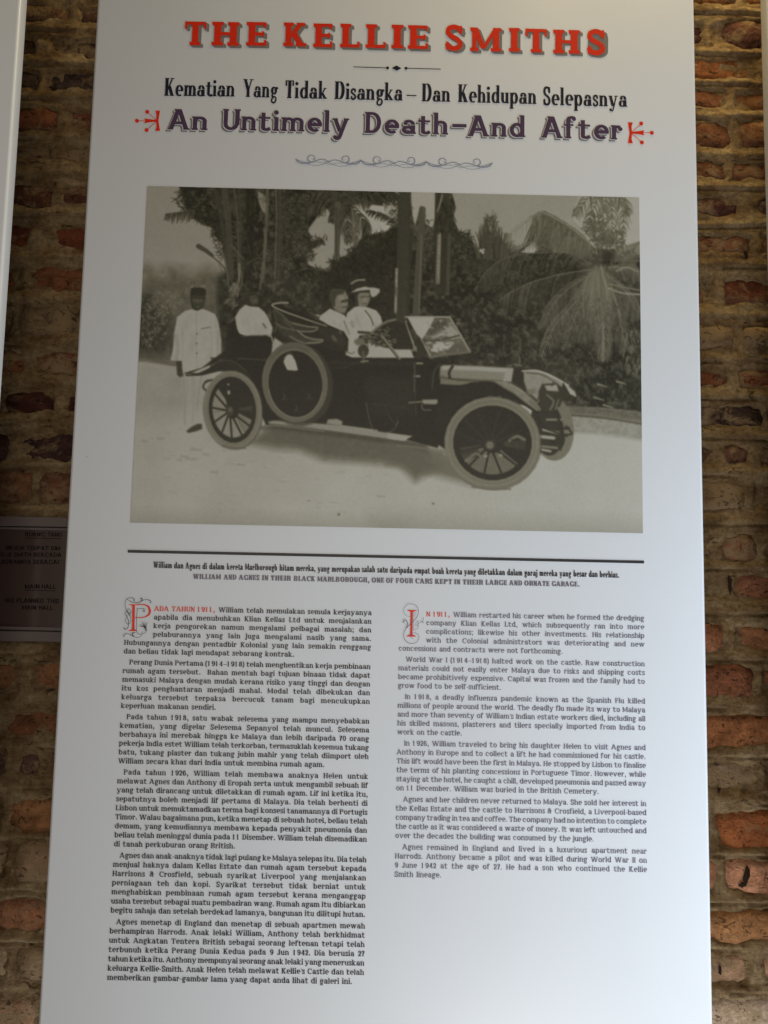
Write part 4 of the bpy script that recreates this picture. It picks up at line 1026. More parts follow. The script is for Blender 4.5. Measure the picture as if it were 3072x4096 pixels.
def frond(P_, ln, n, tone, droop=.9, w=3.2, al=.85, side=0, spine=None, sw_=4):
    """palm leaf: a spine with leaflets hanging off it"""
    Q = catmull(np.asarray(P_, float), 10); L_ = len(Q)
    for i in range(n):
        t = (i+U(0, 1))/n; k = min(L_-2, int(t*(L_-1))); p = Q[k]; d = Q[k+1]-Q[k]; d = d/(np.hypot(*d)+1e-9)
        l = ln*(math.sin(math.pi*min(1, .12+t*.86))**.6)*U(.7, 1.1)
        for s_ in ((-1, 1) if side == 0 else (side,)):
            nx_, ny_ = -d[1]*s_, d[0]*s_
            dx = d[0]*.75+nx_*.8; dy = d[1]*.75+ny_*.8
            e1 = (p[0]+dx*l*.5, p[1]+dy*l*.5+droop*l*.10); e2 = (p[0]+dx*l*.85, p[1]+dy*l*.85+droop*l*.55)
            line([tuple(p), e1, e2], w*U(.8, 1.5), max(.03, tone+U(-.12, .15)), al, w1=1.2)
    line([tuple(q) for q in Q], sw_, tone+.05 if spine is None else spine, .9, w1=1.6)
# ragged leaf masses along the sky edges
def leaves(cx, cy, rx, ry, n, tone, ln=26, w=5, ang=None, al=.9, sp=.08):
    for _ in range(n):
        r = math.sqrt(U(0, 1)); a = U(0, 6.283); x = cx+rx*r*math.cos(a); y = cy+ry*r*math.sin(a)
        b = U(0, 6.283) if ang is None else ang+U(-.5, .5); l = ln*U(.5, 1.2)
        line([(x, y), (x+l*math.cos(b), y+l*math.sin(b))], w*U(.6, 1.2), max(.03, tone+U(-sp, sp)), al, w1=1.2, smooth=False)
a = A_.fn; b = B_.fn
for (x, y, rx, ry, n, t) in [(360, 150, 45, 70, 60, .09), (420, 210, 50, 60, 70, .10), (500, 250, 60, 50, 70, .10), (560, 340, 40, 60, 60, .11), (640, 150, 120, 80, 140, .16), (600, 430, 50, 80, 70, .14),
                             (960, 160, 110, 90, 150, .15), (1010, 300, 90, 90, 150, .16), (1080, 400, 60, 60, 90, .15), (1090, 480, 50, 50, 70, .14), (1160, 180, 80, 60, 110, .14), (960, 450, 100, 90, 120, .15), (720, 480, 110, 90, 110, .15),
                             (1460, 130, 120, 30, 110, .13), (1600, 140, 80, 40, 90, .13), (1340, 130, 60, 50, 90, .13), (1560, 400, 120, 50, 140, .12), (1450, 460, 110, 50, 120, .11), (1330, 540, 100, 40, 90, .10), (1180, 600, 80, 25, 60, .12)]:
    c = a(x, y); leaves(c[0], c[1], rx/1.508, ry/1.508, int(n*1.2), t)
for (x, y, rx, ry, n, t) in [(80, 200, 60, 130, 90, .14), (230, 330, 60, 120, 110, .22), (450, 340, 60, 60, 110, .13), (540, 480, 90, 50, 120, .16), (640, 440, 100, 26, 80, .16), (1300, 350, 60, 40, 50, .34),
                             (1250, 260, 60, 90, 90, .30), (1360, 330, 70, 60, 90, .30), (1450, 440, 80, 40, 70, .32), (740, 620, 180, 90, 200, .14), (950, 560, 160, 90, 160, .13), (330, 420, 90, 130, 110, .14)]:
    c = b(x, y); leaves(c[0], c[1], rx/1.508, ry/1.508, int(n*1.2), t)
# sunlit flecks scattered through the crowns
for (x, y, rx, ry, n) in [(960, 250, 130, 160, 130), (1060, 420, 60, 90, 70), (720, 250, 130, 160, 70), (640, 560, 80, 120, 60), (900, 520, 110, 90, 60), (1150, 150, 90, 60, 50), (1540, 480, 110, 80, 60), (480, 200, 70, 80, 40)]:
    c = a(x, y); leaves(c[0], c[1], rx/1.508, ry/1.508, n, .36, 13, 5, al=.6, sp=.16)
for (x, y, rx, ry, n) in [(240, 350, 60, 160, 70), (450, 400, 60, 70, 50), (340, 180, 50, 110, 50), (700, 560, 230, 100, 110), (1000, 480, 180, 70, 90), (100, 250, 50, 180, 40)]:
    c = b(x, y); leaves(c[0], c[1], rx/1.508, ry/1.508, n, .34, 13, 4, al=.55, sp=.14)
for (x, y, rx, ry, n) in [(170, 900, 90, 150, 120), (380, 700, 170, 80, 60), (250, 760, 100, 90, 90)]:
    c = a(x, y); leaves(c[0], c[1], rx/1.508, ry/1.508, n, .52, 14, 7, al=.55, sp=.18)
# left hanging leaf and the paddle leaf
for k in range(26):
    x = 250+k*6.5+U(-4, 4); line(A_([(x+6, 240-k*.8), (x-U(0, 14), 262+U(6, 46)*(.4+.6*math.sin(k/25*3.1)))]), U(5, 11), U(.14, .3), .85, w1=2, smooth=False)
line(A_([(420, 215), (340, 235), (245, 270)]), 6, .22, .9, w1=3)
line(A_([(445, 432), (490, 458), (528, 488)]), 20, .24, 1, w1=14, smooth=False); line(A_([(528, 492), (600, 560), (622, 605)]), 5, .25, 1)
for y in np.linspace(60, 1000, 26):
    pass
# trunks and stalks on the left clump
for x0_, x1_, w, t in [(600, 640, 26, .26), (540, 625, 12, .20), (690, 700, 10, .2), (720, 760, 16, .13), (760, 745, 34, .07), (935, 925, 16, .22), (912, 905, 6, .42), (860, 835, 12, .40), (660, 690, 9, .3)]:
    line(A_([(x0_, 80), ((x0_+x1_)/2+6, 300), (x1_, 620)]), w, t, .8)
line(A_([(560, 400), (605, 520), (625, 640), (640, 760)]), 10, .45, .7, w1=4); line(A_([(845, 330), (848, 420), (832, 560), (815, 690)]), 13, .42, .7, w1=9)
line(A_([(690, 540), (688, 640), (650, 730)]), 12, .6, .8, w1=5); line(A_([(700, 560), (708, 640), (690, 700)]), 6, .4, .8)
leaves(*a(665, 690), 16, 26, 36, .52, 22, 6, ang=1.9); leaves(*a(650, 770), 26, 30, 30, .4, 18, 6, ang=2.6)
line(A_([(640, 420), (690, 480), (720, 510)]), 6, .4, .7); line(A_([(735, 540), (800, 505), (880, 520)]), 8, .26, .7); line(A_([(870, 548), (930, 520), (1010, 508)]), 6, .28, .7)
for _ in range(90): x = U(560, 1000); y = U(120, 700); line(A_([(x, y), (x+U(-14, 14), y+U(20, 70))]), U(2, 5), U(.18, .36), .5, smooth=False)
# centre palm (fronds spread round a crown at about 1290,190)
for pts, ln in [([(1290, 180), (1340, 150), (1420, 150), (1480, 190)], 38), ([(1290, 180), (1370, 210), (1440, 280), (1470, 350)], 40), ([(1290, 180), (1330, 240), (1350, 340), (1352, 410)], 34), ([(1290, 180), (1220, 160), (1130, 190), (1070, 260)], 42), ([(1290, 180), (1235, 120), (1150, 110), (1060, 150)], 36),
                ([(1290, 180), (1270, 120), (1230, 90)], 30), ([(1290, 180), (1320, 110), (1390, 90)], 32), ([(1290, 190), (1260, 230), (1240, 290)], 24)]:
    frond(A_(pts), ln, 34, .16, w=5, al=.9)
line(A_([(1285, 180), (1282, 340), (1276, 500)]), 26, .30, .95, w1=18); line(A_([(1276, 200), (1274, 500)]), 6, .16, .7, smooth=False)
frond(A_([(1660, 330), (1600, 270), (1520, 235), (1450, 220)]), 26, 34, .14, w=6, al=.95); frond(A_([(1300, 190), (1310, 300), (1342, 430)]), 22, 22, .22, w=4, al=.9); frond(A_([(1380, 230), (1400, 330), (1385, 440)]), 20, 22, .28, w=4)
frond(A_([(1400, 90), (1480, 120), (1580, 110), (1650, 130)]), 34, 34, .12, w=6); leaves(*a(1150, 405), 55, 18, 50, .14, 24, 5)
# dark wall of hedge behind the car
poly(A_([(1200, 600), (1330, 500), (1450, 440), (1560, 380), (1660, 330), (1660, 900), (1180, 900)]), .075, 14, .8, tex=.16, ts=.14, seed=22)
for _ in range(420):
    x = U(950, 1650); y = U(560, 900); line(A_([(x, y), (x+U(-12, 12), y+U(-8, 10))]), U(2, 6), U(.09, .2), .55, smooth=False)
line(A_([(1020, 590), (1110, 565), (1200, 582)]), 6, .28, .6)
# trunks in the middle
def trunk(fn, x0_, x1_, y0_, y1_, w, t, lit=None):
    line(fn([(x0_, y0_), ((x0_+x1_)/2, (y0_+y1_)/2), (x1_, y1_)]), w, t, .92)
    if lit is not None:
        for y in np.arange(y0_, y1_, 9): line(fn([(x0_+(x1_-x0_)*(y-y0_)/(y1_-y0_)-w*.25, y), (x0_+(x1_-x0_)*(y-y0_)/(y1_-y0_)+w*.4, y+3)]), 4, lit+U(-.12, .12), .8, smooth=False)
trunk(B_, 105, 85, 40, 790, 52, .17); trunk(B_, 210, 170, 150, 790, 28, .27); trunk(B_, 140, 120, 300, 790, 12, .14); trunk(B_, 328, 318, 50, 620, 58, .13); trunk(B_, 55, 48, 510, 770, 12, .50, .7)
trunk(B_, 312, 302, 300, 590, 18, .42, .72); trunk(B_, 372, 362, 300, 660, 14, .24); trunk(B_, 205, 190, 300, 780, 6, .4)
for x in (300, 330, 372, 400): line(B_([(345, 45), ((345+x)/2, 90), (x, 160)]), 8, .2, .9, w1=3); 
line(B_([(330, 60), (315, 120), (300, 165)]), 6, .7, .8)
leaves(*b(345, 200), 36, 60, 90, .12, 30, 7, ang=1.5)
for _ in range(60): x = U(0, 400); y = U(420, 780); line(B_([(x, y), (x+U(-5, 5), y+U(20, 60))]), U(2, 5), U(.1, .3), .5, smooth=False)
# spiky palm between the trunks and the big frond
for _ in range(150):
    x = U(540, 760); hgt = 250*math.exp(-((x-612)/60)**2)+70*math.exp(-((x-700)/50)**2)+40; y = 440; tp = U(.45, 1.0)
    line(B_([(x, y), (x+(x-620)*.12+U(-12, 12), y-hgt*tp*.6), (x+(x-620)*.35+U(-18, 18), y-hgt*tp)]), U(6, 12), U(.12, .30), .85, w1=1.5)
for _ in range(60):
    x = U(590, 640); y = U(200, 400); q = U(-1, 1); line(B_([(x, y), (x+q*38, y-U(6, 30))]), 5, U(.15, .28), .8, w1=1.2)
# palm hanging into the top right corner
for pts, ln in [([(1330, -30), (1240, 40), (1170, 130), (1130, 190)], 52), ([(1330, -30), (1270, 80), (1220, 200), (1210, 290)], 52), ([(1330, -20), (1310, 120), (1290, 250), (1290, 350)], 50), ([(1335, -20), (1350, 120), (1350, 250), (1340, 350)], 50), ([(1340, -20), (1400, 90), (1420, 200), (1420, 300)], 50), ([(1340, -20), (1390, 60), (1440, 120), (1450, 190)], 40)]:
    frond(B_(pts), ln*.9, 20, .32, w=4.5, droop=1.0, al=.75, spine=.42)
leaves(*b(570, 400), 10, 8, 16, .8, 8, 6)
# big palm on the right
cxr, cyr = 1270, 470
frond(B_([(cxr-20, cyr-60), (1180, 310), (1070, 230), (950, 165), (890, 185), (870, 240)]), 120, 90, .40, w=5, droop=1.1, side=-1); frond(B_([(1240, 400), (1150, 300), (1020, 205), (930, 165)]), 100, 70, .46, w=4, droop=1.2, side=-1)
poly(B_([(935, 170), (1100, 260), (1230, 380), (1220, 430), (1100, 420), (980, 400), (900, 410), (875, 260)]), .34, 8, .8, tex=.45, ts=.22, seed=31)
for _ in range(150):
    q = U(0, 1); x = 900+340*q; y = 175+200*q**1.2+U(-10, 60); line(B_([(x, y), (x-U(0, 22), y+U(40, 110))]), U(3, 7), U(.22, .56), .65, w1=1.5, smooth=False)
line(B_([(930, 163), (1090, 250), (1240, 370), (1262, 420)]), 5, .62, .8)
frond(B_([(cxr-40, cyr+10), (1100, 415), (900, 412), (720, 440), (600, 520), (520, 640)]), 70, 100, .22, w=4, droop=1.2, side=-1, spine=.45); frond(B_([(cxr-40, cyr+40), (1050, 540), (880, 585), (760, 640), (670, 700)]), 80, 80, .24, w=4, droop=1.3, side=-1, spine=.5)
frond(B_([(900, 330), (860, 355), (800, 370), (740, 410)]), 26, 20, .4, w=3); frond(B_([(930, 165), (850, 215), (740, 300), (720, 340)]), 30, 26, .5, w=3, al=.7)
for pts, ln, t in [([(1240, 540), (1120, 720), (1010, 850), (920, 1040)], 60, .38), ([(1250, 560), (1180, 700), (1120, 820), (1060, 1000)], 50, .3), ([(1270, 560), (1290, 760), (1300, 900), (1310, 1060)], 55, .38), ([(1300, 560), (1370, 700), (1400, 820), (1420, 1000)], 55, .36), ([(1320, 540), (1430, 640), (1480, 720), (1530, 800)], 50, .36),
                   ([(1240, 530), (1100, 620), (1000, 720), (930, 860)], 60, .30), ([(1330, 500), (1400, 500), (1470, 500), (1530, 570)], 45, .34), ([(1230, 640), (1200, 800), (1180, 960)], 50, .26)]:
    frond(B_(pts), ln, 60, t, w=4, droop=1.3, spine=t+.2)
poly(B_([(1215, 500), (1265, 455), (1330, 490), (1350, 560), (1330, 600), (1300, 820), (1270, 640), (1230, 820), (1215, 640), (1120, 700), (1170, 590)]), .46, 12, .35, tex=.6, ts=.25, seed=44)
for _ in range(110):
    x = U(1180, 1350); line(B_([(1270+(x-1270)*.3, U(480, 560)), (x, U(600, 700)), (x+U(-14, 14), U(720, 900))]), U(2, 5), U(.34, .66), .5, w1=1.5)
line(B_([(1330, 625), (1420, 655), (1525, 662)]), 8, .62, .9); line(B_([(1340, 600), (1440, 622), (1525, 638)]), 6, .55, .9); line(B_([(1380, 520), (1440, 500), (1510, 525)]), 8, .6, .85); line(B_([(1300, 850), (1296, 1060)]), 10, .55, .8, smooth=False); line(B_([(1350, 620), (1400, 780), (1420, 930)]), 6, .55, .8)
leaves(*b(1440, 850), 60, 130, 150, .22, 26, 4, ang=1.4)
leaves(*b(1480, 1000), 40, 90, 90, .42, 24, 5, ang=1.5, sp=.2)
# undergrowth right of the windscreen
for _ in range(900):
    x = U(440, 1500); y = U(680, 1120); line(B_([(x, y), (x+U(-9, 9), y+U(-9, 9))]), U(2, 6), U(.08, .34), .5, smooth=False)
d = D_.fn
for _ in range(420):
    x = U(640, 1530); y = U(0, 330); line(D_([(x, y), (x+U(-8, 8), y+U(-24, 24))]), U(2, 5), U(.07, .34 if x < 1200 else .45), .55, smooth=False)
for x, y in ((1295, 215), (1410, 198), (1330, 340), (1275, 295)): line(D_([(x-28, y-8), (x, y), (x+26, y+8)]), 9, .62, .8, w1=4)
# ---- ground
poly(C_([(40, 52), (140, 60), (290, 92), (420, 110), (900, 140), (1659, 300), (1700, 1200), (-20, 1200)]), .79, 5, 1, tex=.10, ts=.01, seed=50)
poly(D_([(-200, 300), (600, 320), (1100, 345), (1300, 350), (1600, 385), (1600, 1200), (-200, 1200)]), .79, 4, 1, tex=.08, ts=.01, seed=51)
poly(D_([(1080, 335), (1250, 345), (1400, 360), (1600, 385), (1600, 452), (1400, 420), (1100, 405)]), .38, 7, 1, tex=.3, ts=.2, seed=52)
poly(D_([(1090, 385), (1300, 400), (1600, 440), (1600, 555), (1400, 525), (1250, 505), (1080, 500)]), .60, 14, .9, tex=.2, ts=.12, seed=53)
line(D_([(1110, 392), (1320, 412), (1545, 448)]), 9, .22, .7)
poly(C_([(40, 40), (330, 60), (480, 160), (480, 330), (250, 400), (20, 430)]), .66, 60, .75, tex=.14, ts=.03, seed=54); line(C_([(60, 62), (140, 66), (300, 92)]), 12, .30, .6, soft=7)
poly(C_([(-20, 980), (700, 1010), (1700, 1040), (1700, 1120), (-20, 1120)]), .62, 60, .7); poly(D_([(-100, 1000), (1600, 1040), (1600, 1200), (-100, 1200)]), .62, 70, .7)
for _ in range(170):
    x = U(60, 1600); y = U(470, 980); q = .8+.4*(y-470)/500; line(C_([(x, y), (x+U(8, 46)*q, y+U(-3, 5))]), U(3, 9), U(.58, .86), .30, smooth=True, soft=4)
for x, y, w in [(215, 532, 34), (120, 548, 26), (490, 628, 30), (430, 600, 60), (1545, 880, 40), (400, 655, 60), (540, 735, 44), (360, 640, 40), (700, 690, 40), (330, 660, 24)]: line(C_([(x-w/2, y), (x+w/2, y+3)]), 8, .52, .45, soft=5, smooth=False)
ell(*C_.fn(1290, 990), 5.5, 5, .42, soft=3); ell(*C_.fn(1108, 908), 4, 3, .5, soft=3); ell(*d(275, 925), 6, 5, .5, soft=3)
# shadow under the car
poly(C_([(760, 560), (840, 480), (880, 455), (1659, 560), (1800, 620), (1900, 700), (1750, 790), (1659, 690), (1480, 680), (1200, 660), (1050, 600), (900, 590)]), .34, 34, .95, tex=.12, ts=.08, seed=60)
poly(C_([(800, 470), (1659, 580), (1840, 640), (1820, 560), (1000, 430)]), .2, 14, .9, tex=.1, ts=.1, seed=61)
poly(D_([(0, 560), (340, 600), (450, 760), (520, 815), (380, 780), (200, 730), (0, 690)]), .36, 30, .8)
line(D_([(60, 575), (200, 590), (340, 610)]), 8, .5, .6)
poly(D_([(270, 380), (420, 380), (410, 520), (350, 600), (290, 560)]), .055, 4)
# ---- standing man in white tunic
e = E_.fn
poly(E_([(245, 285), (290, 300), (330, 280), (440, 325), (468, 400), (490, 540), (488, 680), (405, 690), (395, 770), (310, 800), (230, 815), (170, 805), (165, 715), (70, 710), (90, 620), (100, 480), (125, 350), (190, 300)]), .80, 3, tex=.06, ts=.05, seed=70, smooth=False)
poly(E_([(165, 790), (230, 812), (310, 800), (330, 850), (290, 1050), (270, 1240), (180, 1240), (170, 1000)]), .77, 9, .55)
poly(E_([(232, 200), (238, 120), (262, 106), (330, 110), (362, 126), (360, 190), (352, 240), (335, 280), (300, 296), (265, 290), (243, 265)]), .13, 3); poly(E_([(236, 165), (240, 115), (270, 104), (340, 110), (364, 126), (360, 175)]), .10, 3)
poly(E_([(248, 178), (350, 178), (348, 225), (325, 270), (298, 285), (268, 268), (248, 225)]), .20, 5); ell(*e(275, 212), 9, 6, .33, soft=6); ell(*e(322, 214), 8, 6, .30, soft=6); ell(*e(298, 222), 4, 8, .34, soft=4); line(E_([(258, 192), (285, 192)]), 5, .10, .8); line(E_([(310, 194), (338, 194)]), 5, .10, .8); line(E_([(282, 247), (315, 247)]), 5, .10, .8); ell(*e(298, 262), 7, 4, .28, soft=4)
line(E_([(282, 300), (285, 500), (288, 780)]), 3, .62, .6); line(E_([(326, 448), (400, 434)]), 5, .42, .8, smooth=False); line(E_([(405, 440), (412, 560), (404, 680)]), 3, .6, .6); line(E_([(168, 400), (172, 700)]), 3, .66, .6, smooth=False); line(E_([(330, 520), (390, 528)]), 3, .66, .6)
for _ in range(16): x = U(130, 460); y = U(340, 700); line(E_([(x, y), (x+U(-8, 8), y+U(30, 80))]), U(8, 20), U(.66, .78), .35, soft=7)
line(E_([(112, 500), (130, 600), (118, 700)]), 14, .62, .5, soft=6); line(E_([(470, 470), (462, 600), (470, 680)]), 14, .62, .5, soft=6)
line(E_([(176, 830), (190, 1040), (186, 1230)]), 7, .60, .6, soft=4); line(E_([(255, 830), (262, 1040), (250, 1230)]), 6, .62, .5, soft=4); line(E_([(322, 850), (300, 1000), (285, 1120)]), 7, .60, .5, soft=4)
for y in (490, 570, 650): ell(*e(287, y), 3.5, 4, .42, soft=2)
poly(E_([(115, 715), (160, 715), (165, 770), (176, 835), (150, 850), (125, 830), (120, 770)]), .16, 4); line(E_([(410, 690), (470, 700), (500, 685)]), 10, .3, .8)
poly(C_([(372, 490), (400, 465), (440, 445), (465, 445), (468, 475), (430, 490), (385, 500)]), .16, 4)
for _ in range(14): x = U(180, 300); line(E_([(x, U(860, 900)), (x+U(-6, 6), U(980, 1100))]), 8, .70, .35, soft=5)
# ---- car body (black)
poly(E_([(560, 400), (600, 360), (930, 520), (905, 640), (900, 700), (560, 690), (480, 700), (470, 720), (390, 750), (200, 830), (190, 812), (330, 770), (420, 700), (560, 600)]), .07, 3)
poly(E_([(900, 260), (930, 230), (1480, 460), (1540, 520), (1560, 610), (1560, 690), (1700, 700), (1700, 1244), (860, 1244), (750, 1000), (700, 850), (560, 760), (400, 770), (500, 700), (880, 700), (930, 600), (940, 520), (930, 400)]), .06, 3)
poly(F_([(380, 740), (1085, 752), (1120, 700), (1220, 760), (1290, 800), (1300, 960), (1500, 930), (1660, 935), (1660, 1269), (380, 1269)]), .055, 3)
poly(C_([(760, 100), (880, 60), (1659, 60), (1830, 60), (1960, 90), (2000, 250), (1950, 350), (1900, 420), (1790, 520), (1659, 500), (1320, 455), (870, 430), (800, 380), (830, 300)]), .055, 4)
poly(D_([(-60, 60), (170, 60), (330, 200), (430, 205), (330, 300), (290, 400), (340, 520), (300, 590), (130, 545), (-60, 520)]), .055, 4)
poly(F_([(420, 770), (1080, 775), (1080, 800), (430, 800)]), .12, 16, .7); poly(F_([(700, 900), (1080, 890), (1085, 1180), (760, 1180)]), .095, 30, .8)
line(C_([(1180, 100), (1240, 110), (1340, 105)]), 3, .2, .5); line(E_([(905, 655), (900, 700), (860, 712)]), 4, .2, .5)
# rear man in white shirt
poly(E_([(690, 248), (730, 262), (800, 268), (850, 310), (885, 370), (915, 440), (905, 500), (925, 560), (905, 650), (900, 520), (860, 500), (700, 508), (640, 490), (612, 430), (606, 350), (640, 290)]), .80, 3, tex=.05, ts=.05, seed=71)
poly(E_([(680, 190), (700, 155), (760, 148), (795, 165), (803, 200), (795, 250), (740, 262), (700, 248)]), .12, 3); poly(E_([(725, 176), (782, 172), (800, 200), (790, 238), (750, 250), (728, 220)]), .27, 5); line(E_([(745, 196), (790, 192)]), 5, .12, .7); ell(*e(770, 212), 6, 7, .36, soft=5); line(E_([(690, 185), (712, 152), (770, 146), (800, 165)]), 3, .30, .5)
poly(E_([(560, 400), (608, 380), (625, 470), (660, 505), (900, 515), (915, 560), (905, 690), (570, 690)]), .06, 3); line(E_([(660, 512), (760, 500), (900, 500)]), 5, .4, .5)
for _ in range(12): x = U(640, 880); y = U(300, 460); line(E_([(x, y), (x+U(-10, 20), y+U(20, 60))]), U(8, 16), U(.66, .78), .35, soft=7)
line(E_([(835, 405), (860, 440)]), 7, .35, .8, smooth=False); line(E_([(570, 390), (600, 355)]), 6, .4, .8, smooth=False)
poly(E_([(930, 520), (1010, 575), (980, 620), (905, 650)]), .74, 4)
# folded hood with bows
poly(E_([(900, 250), (930, 280), (1250, 390), (1480, 470), (1550, 580), (1550, 650), (1300, 600), (1200, 575), (1000, 565), (930, 470), (905, 400)]), .085, 3)
line(E_([(1040, 232), (960, 235), (912, 255), (1000, 300), (1200, 372), (1360, 425)]), 8, .68, .95, w1=5)
for pts, t in [([(930, 300), (1000, 335), (1080, 400), (1200, 430), (1300, 445), (1240, 480), (1120, 470), (1000, 420), (940, 380)], .17), ([(940, 410), (1060, 450), (1150, 500), (1260, 530), (1330, 545), (1260, 575), (1120, 560), (1000, 510)], .20), ([(1250, 400), (1470, 470), (1540, 570), (1480, 600), (1340, 520)], .13)]:
    poly(E_(pts), t, 10, .8, tex=.12, ts=.1, seed=33)
for pts, t, w in [([(930, 290), (990, 330), (1060, 395), (1180, 425), (1290, 438)], .36, 6), ([(1080, 400), (1200, 428), (1285, 440), (1250, 468), (1130, 470)], .52, 6), ([(940, 400), (1000, 435), (1100, 462)], .34, 8), ([(1120, 460), (1180, 510), (1260, 535), (1330, 540), (1300, 560), (1200, 565)], .55, 7),
                  ([(1060, 510), (1120, 545), (1200, 568), (1320, 552)], .5, 6), ([(1010, 380), (1080, 440), (1110, 470)], .3, 6), ([(920, 300), (950, 390), (935, 470)], .26, 5)]:
    line(E_(pts), w, t, .9)
# driver and lady
poly(F_([(350, 420), (430, 362), (540, 410), (600, 480), (660, 560), (650, 600), (615, 690), (570, 690), (575, 600), (540, 540), (420, 490), (345, 445)]), .80, 3, tex=.04, ts=.06, seed=72)
poly(F_([(305, 410), (350, 408), (345, 425)]), .7, 3)
poly(F_([(450, 345), (440, 290), (425, 260), (450, 215), (510, 208), (550, 225), (572, 270), (570, 340), (558, 372), (545, 398), (500, 392), (470, 370)]), .54, 3, tex=.1, ts=.3, seed=80)
poly(F_([(420, 270), (445, 220), (505, 205), (548, 225), (535, 245), (490, 255), (470, 290), (470, 345), (448, 345)]), .20, 3); line(F_([(525, 305), (570, 298)]), 11, .14, .9, smooth=False); line(F_([(530, 352), (562, 348)]), 7, .25, .8, smooth=False); ell(*F_.fn(520, 280), 13, 9, .62, soft=5); ell(*F_.fn(535, 330), 9, 7, .58, soft=4)
poly(F_([(560, 400), (620, 350), (680, 338), (720, 350), (790, 375), (825, 420), (838, 470), (800, 520), (740, 560), (660, 570), (610, 640), (590, 690), (600, 560), (555, 480)]), .80, 3, tex=.05, ts=.07, seed=73)
poly(F_([(640, 340), (632, 280), (650, 230), (700, 220), (738, 240), (742, 290), (720, 340), (690, 350)]), .54, 3); line(F_([(640, 330), (634, 270), (655, 230), (740, 225)]), 14, .13, .9); line(F_([(672, 272), (700, 268)]), 5, .2, .8, smooth=False); line(F_([(718, 270), (735, 266)]), 5, .2, .8, smooth=False); line(F_([(690, 322), (712, 322)]), 5, .28, .8, smooth=False)
ell(*F_.fn(703, 298), 8, 10, .6, soft=5)
poly(F_([(590, 240), (640, 205), (700, 190), (770, 198), (815, 208), (820, 230), (790, 262), (760, 275), (745, 250), (740, 215), (660, 222)]), .78, 3); poly(F_([(595, 195), (600, 160), (640, 138), (700, 136), (720, 150), (752, 180), (750, 200), (700, 188), (640, 205), (600, 225)]), .12, 3)
line(F_([(596, 168), (640, 142), (700, 138)]), 7, .7, .9); line(F_([(705, 378), (745, 430), (768, 490)]), 6, .35, .9); line(F_([(540, 460), (556, 500), (580, 560)]), 5, .4, .8); line(F_([(655, 545), (740, 552)]), 12, .15, .9, smooth=False)
for _ in range(22): x = U(400, 800); y = U(400, 640); line(F_([(x, y), (x+U(-4, 26), y+U(20, 60))]) if (x < 640 or y < 540) and x > 430 and y < 600 else F_([(600, 470), (610, 500)]), U(6, 13), U(.62, .76), .35, soft=6)
# seat, steering wheel, lap, lamp
poly(F_([(740, 550), (860, 470), (930, 445), (1040, 470), (1085, 640), (1085, 690), (980, 690), (880, 660), (790, 620)]), .10, 4, tex=.1, ts=.2, seed=81)
poly(F_([(560, 700), (640, 640), (740, 630), (850, 665), (950, 680), (1060, 680), (1085, 745), (600, 742), (550, 720)]), .78, 4)
line(F_([(750, 555), (800, 510), (870, 465), (950, 445)]), 9, .5, .95); line(F_([(750, 555), (840, 570), (900, 520)]), 4, .4, .8)
for _ in range(46): x = U(690, 960); y = U(560, 660); line(F_([(x, y), (x+U(-26, 26), y+U(-12, 12))]), U(3, 8), U(.12, .66), .7, smooth=False)
for _ in range(12): x = U(780, 880); y = U(500, 580); line(F_([(x, y), (x+U(-26, 26), y+U(-12, 12))]), U(3, 6), U(.3, .7), .7, smooth=False)
line(F_([(835, 580), (900, 660), (970, 750)]), 11, .55, 1, smooth=False); line(F_([(828, 584), (962, 752)]), 4, .15, 1, smooth=False)
ell(*F_.fn(690, 690), 22, 26, .16, soft=3); ell(*F_.fn(660, 620), 22, 14, .45, soft=6); line(F_([(690, 700), (692, 770)]), 11, .3, .9, smooth=False); line(F_([(675, 775), (725, 770)]), 7, .6, .9, smooth=False)
line(F_([(555, 700), (600, 712), (620, 700)]), 6, .5, .9)
# windscreen
poly(F_([(1030, 425), (1365, 427), (1450, 570), (1520, 700), (1400, 720), (1215, 742), (1150, 620), (1080, 520)]), .42, 3, tex=.5, ts=.12, seed=82)
poly(F_([(1035, 430), (1245, 430), (1215, 500), (1150, 600), (1105, 560)]), .80, 4)
poly(F_([(1250, 436), (1345, 440), (1350, 480), (1300, 520), (1210, 570), (1180, 560)]), .30, 6, tex=.4, ts=.25, seed=83)
poly(F_([(1330, 530), (1370, 490), (1420, 540), (1450, 590), (1380, 600), (1330, 570), (1200, 600), (1250, 570)]), .68, 6); line(F_([(1130, 605), (1250, 612), (1360, 590), (1440, 570)]), 7, .2, .9)
poly(F_([(1240, 640), (1300, 620), (1400, 625), (1420, 650), (1330, 690), (1270, 705), (1215, 690)]), .80, 6); poly(F_([(1400, 630), (1470, 640), (1510, 700), (1330, 705)]), .34, 8)
for _ in range(46): x = U(1190, 1440); y = U(450, 700); line(F_([(x, y), (x+U(-26, 26), y+U(-12, 12))]), U(4, 11), U(.16, .84), .55, smooth=True, soft=2.5)
line(F_([(985, 428), (1100, 425), (1365, 427)]), 6, .72, 1, smooth=False); line(F_([(1362, 427), (1450, 570), (1522, 700)]), 8, .62, 1, smooth=False); line(F_([(1140, 600), (1218, 742)]), 8, .62, 1, smooth=False); line(F_([(1218, 742), (1330, 722), (1522, 700)]), 9, .42, 1)
line(F_([(1015, 440), (1090, 665)]), 9, .60, 1, smooth=False); line(F_([(1030, 470), (1080, 600)]), 6, .12, 1, smooth=False); poly(F_([(940, 400), (975, 385), (1000, 410), (1030, 450), (990, 480), (945, 450)]), .16, 5); poly(F_([(1085, 600), (1130, 590), (1160, 640), (1180, 740), (1100, 760)]), .12, 5)
line(F_([(1075, 690), (1095, 660), (1100, 690)]), 8, .6, .9)
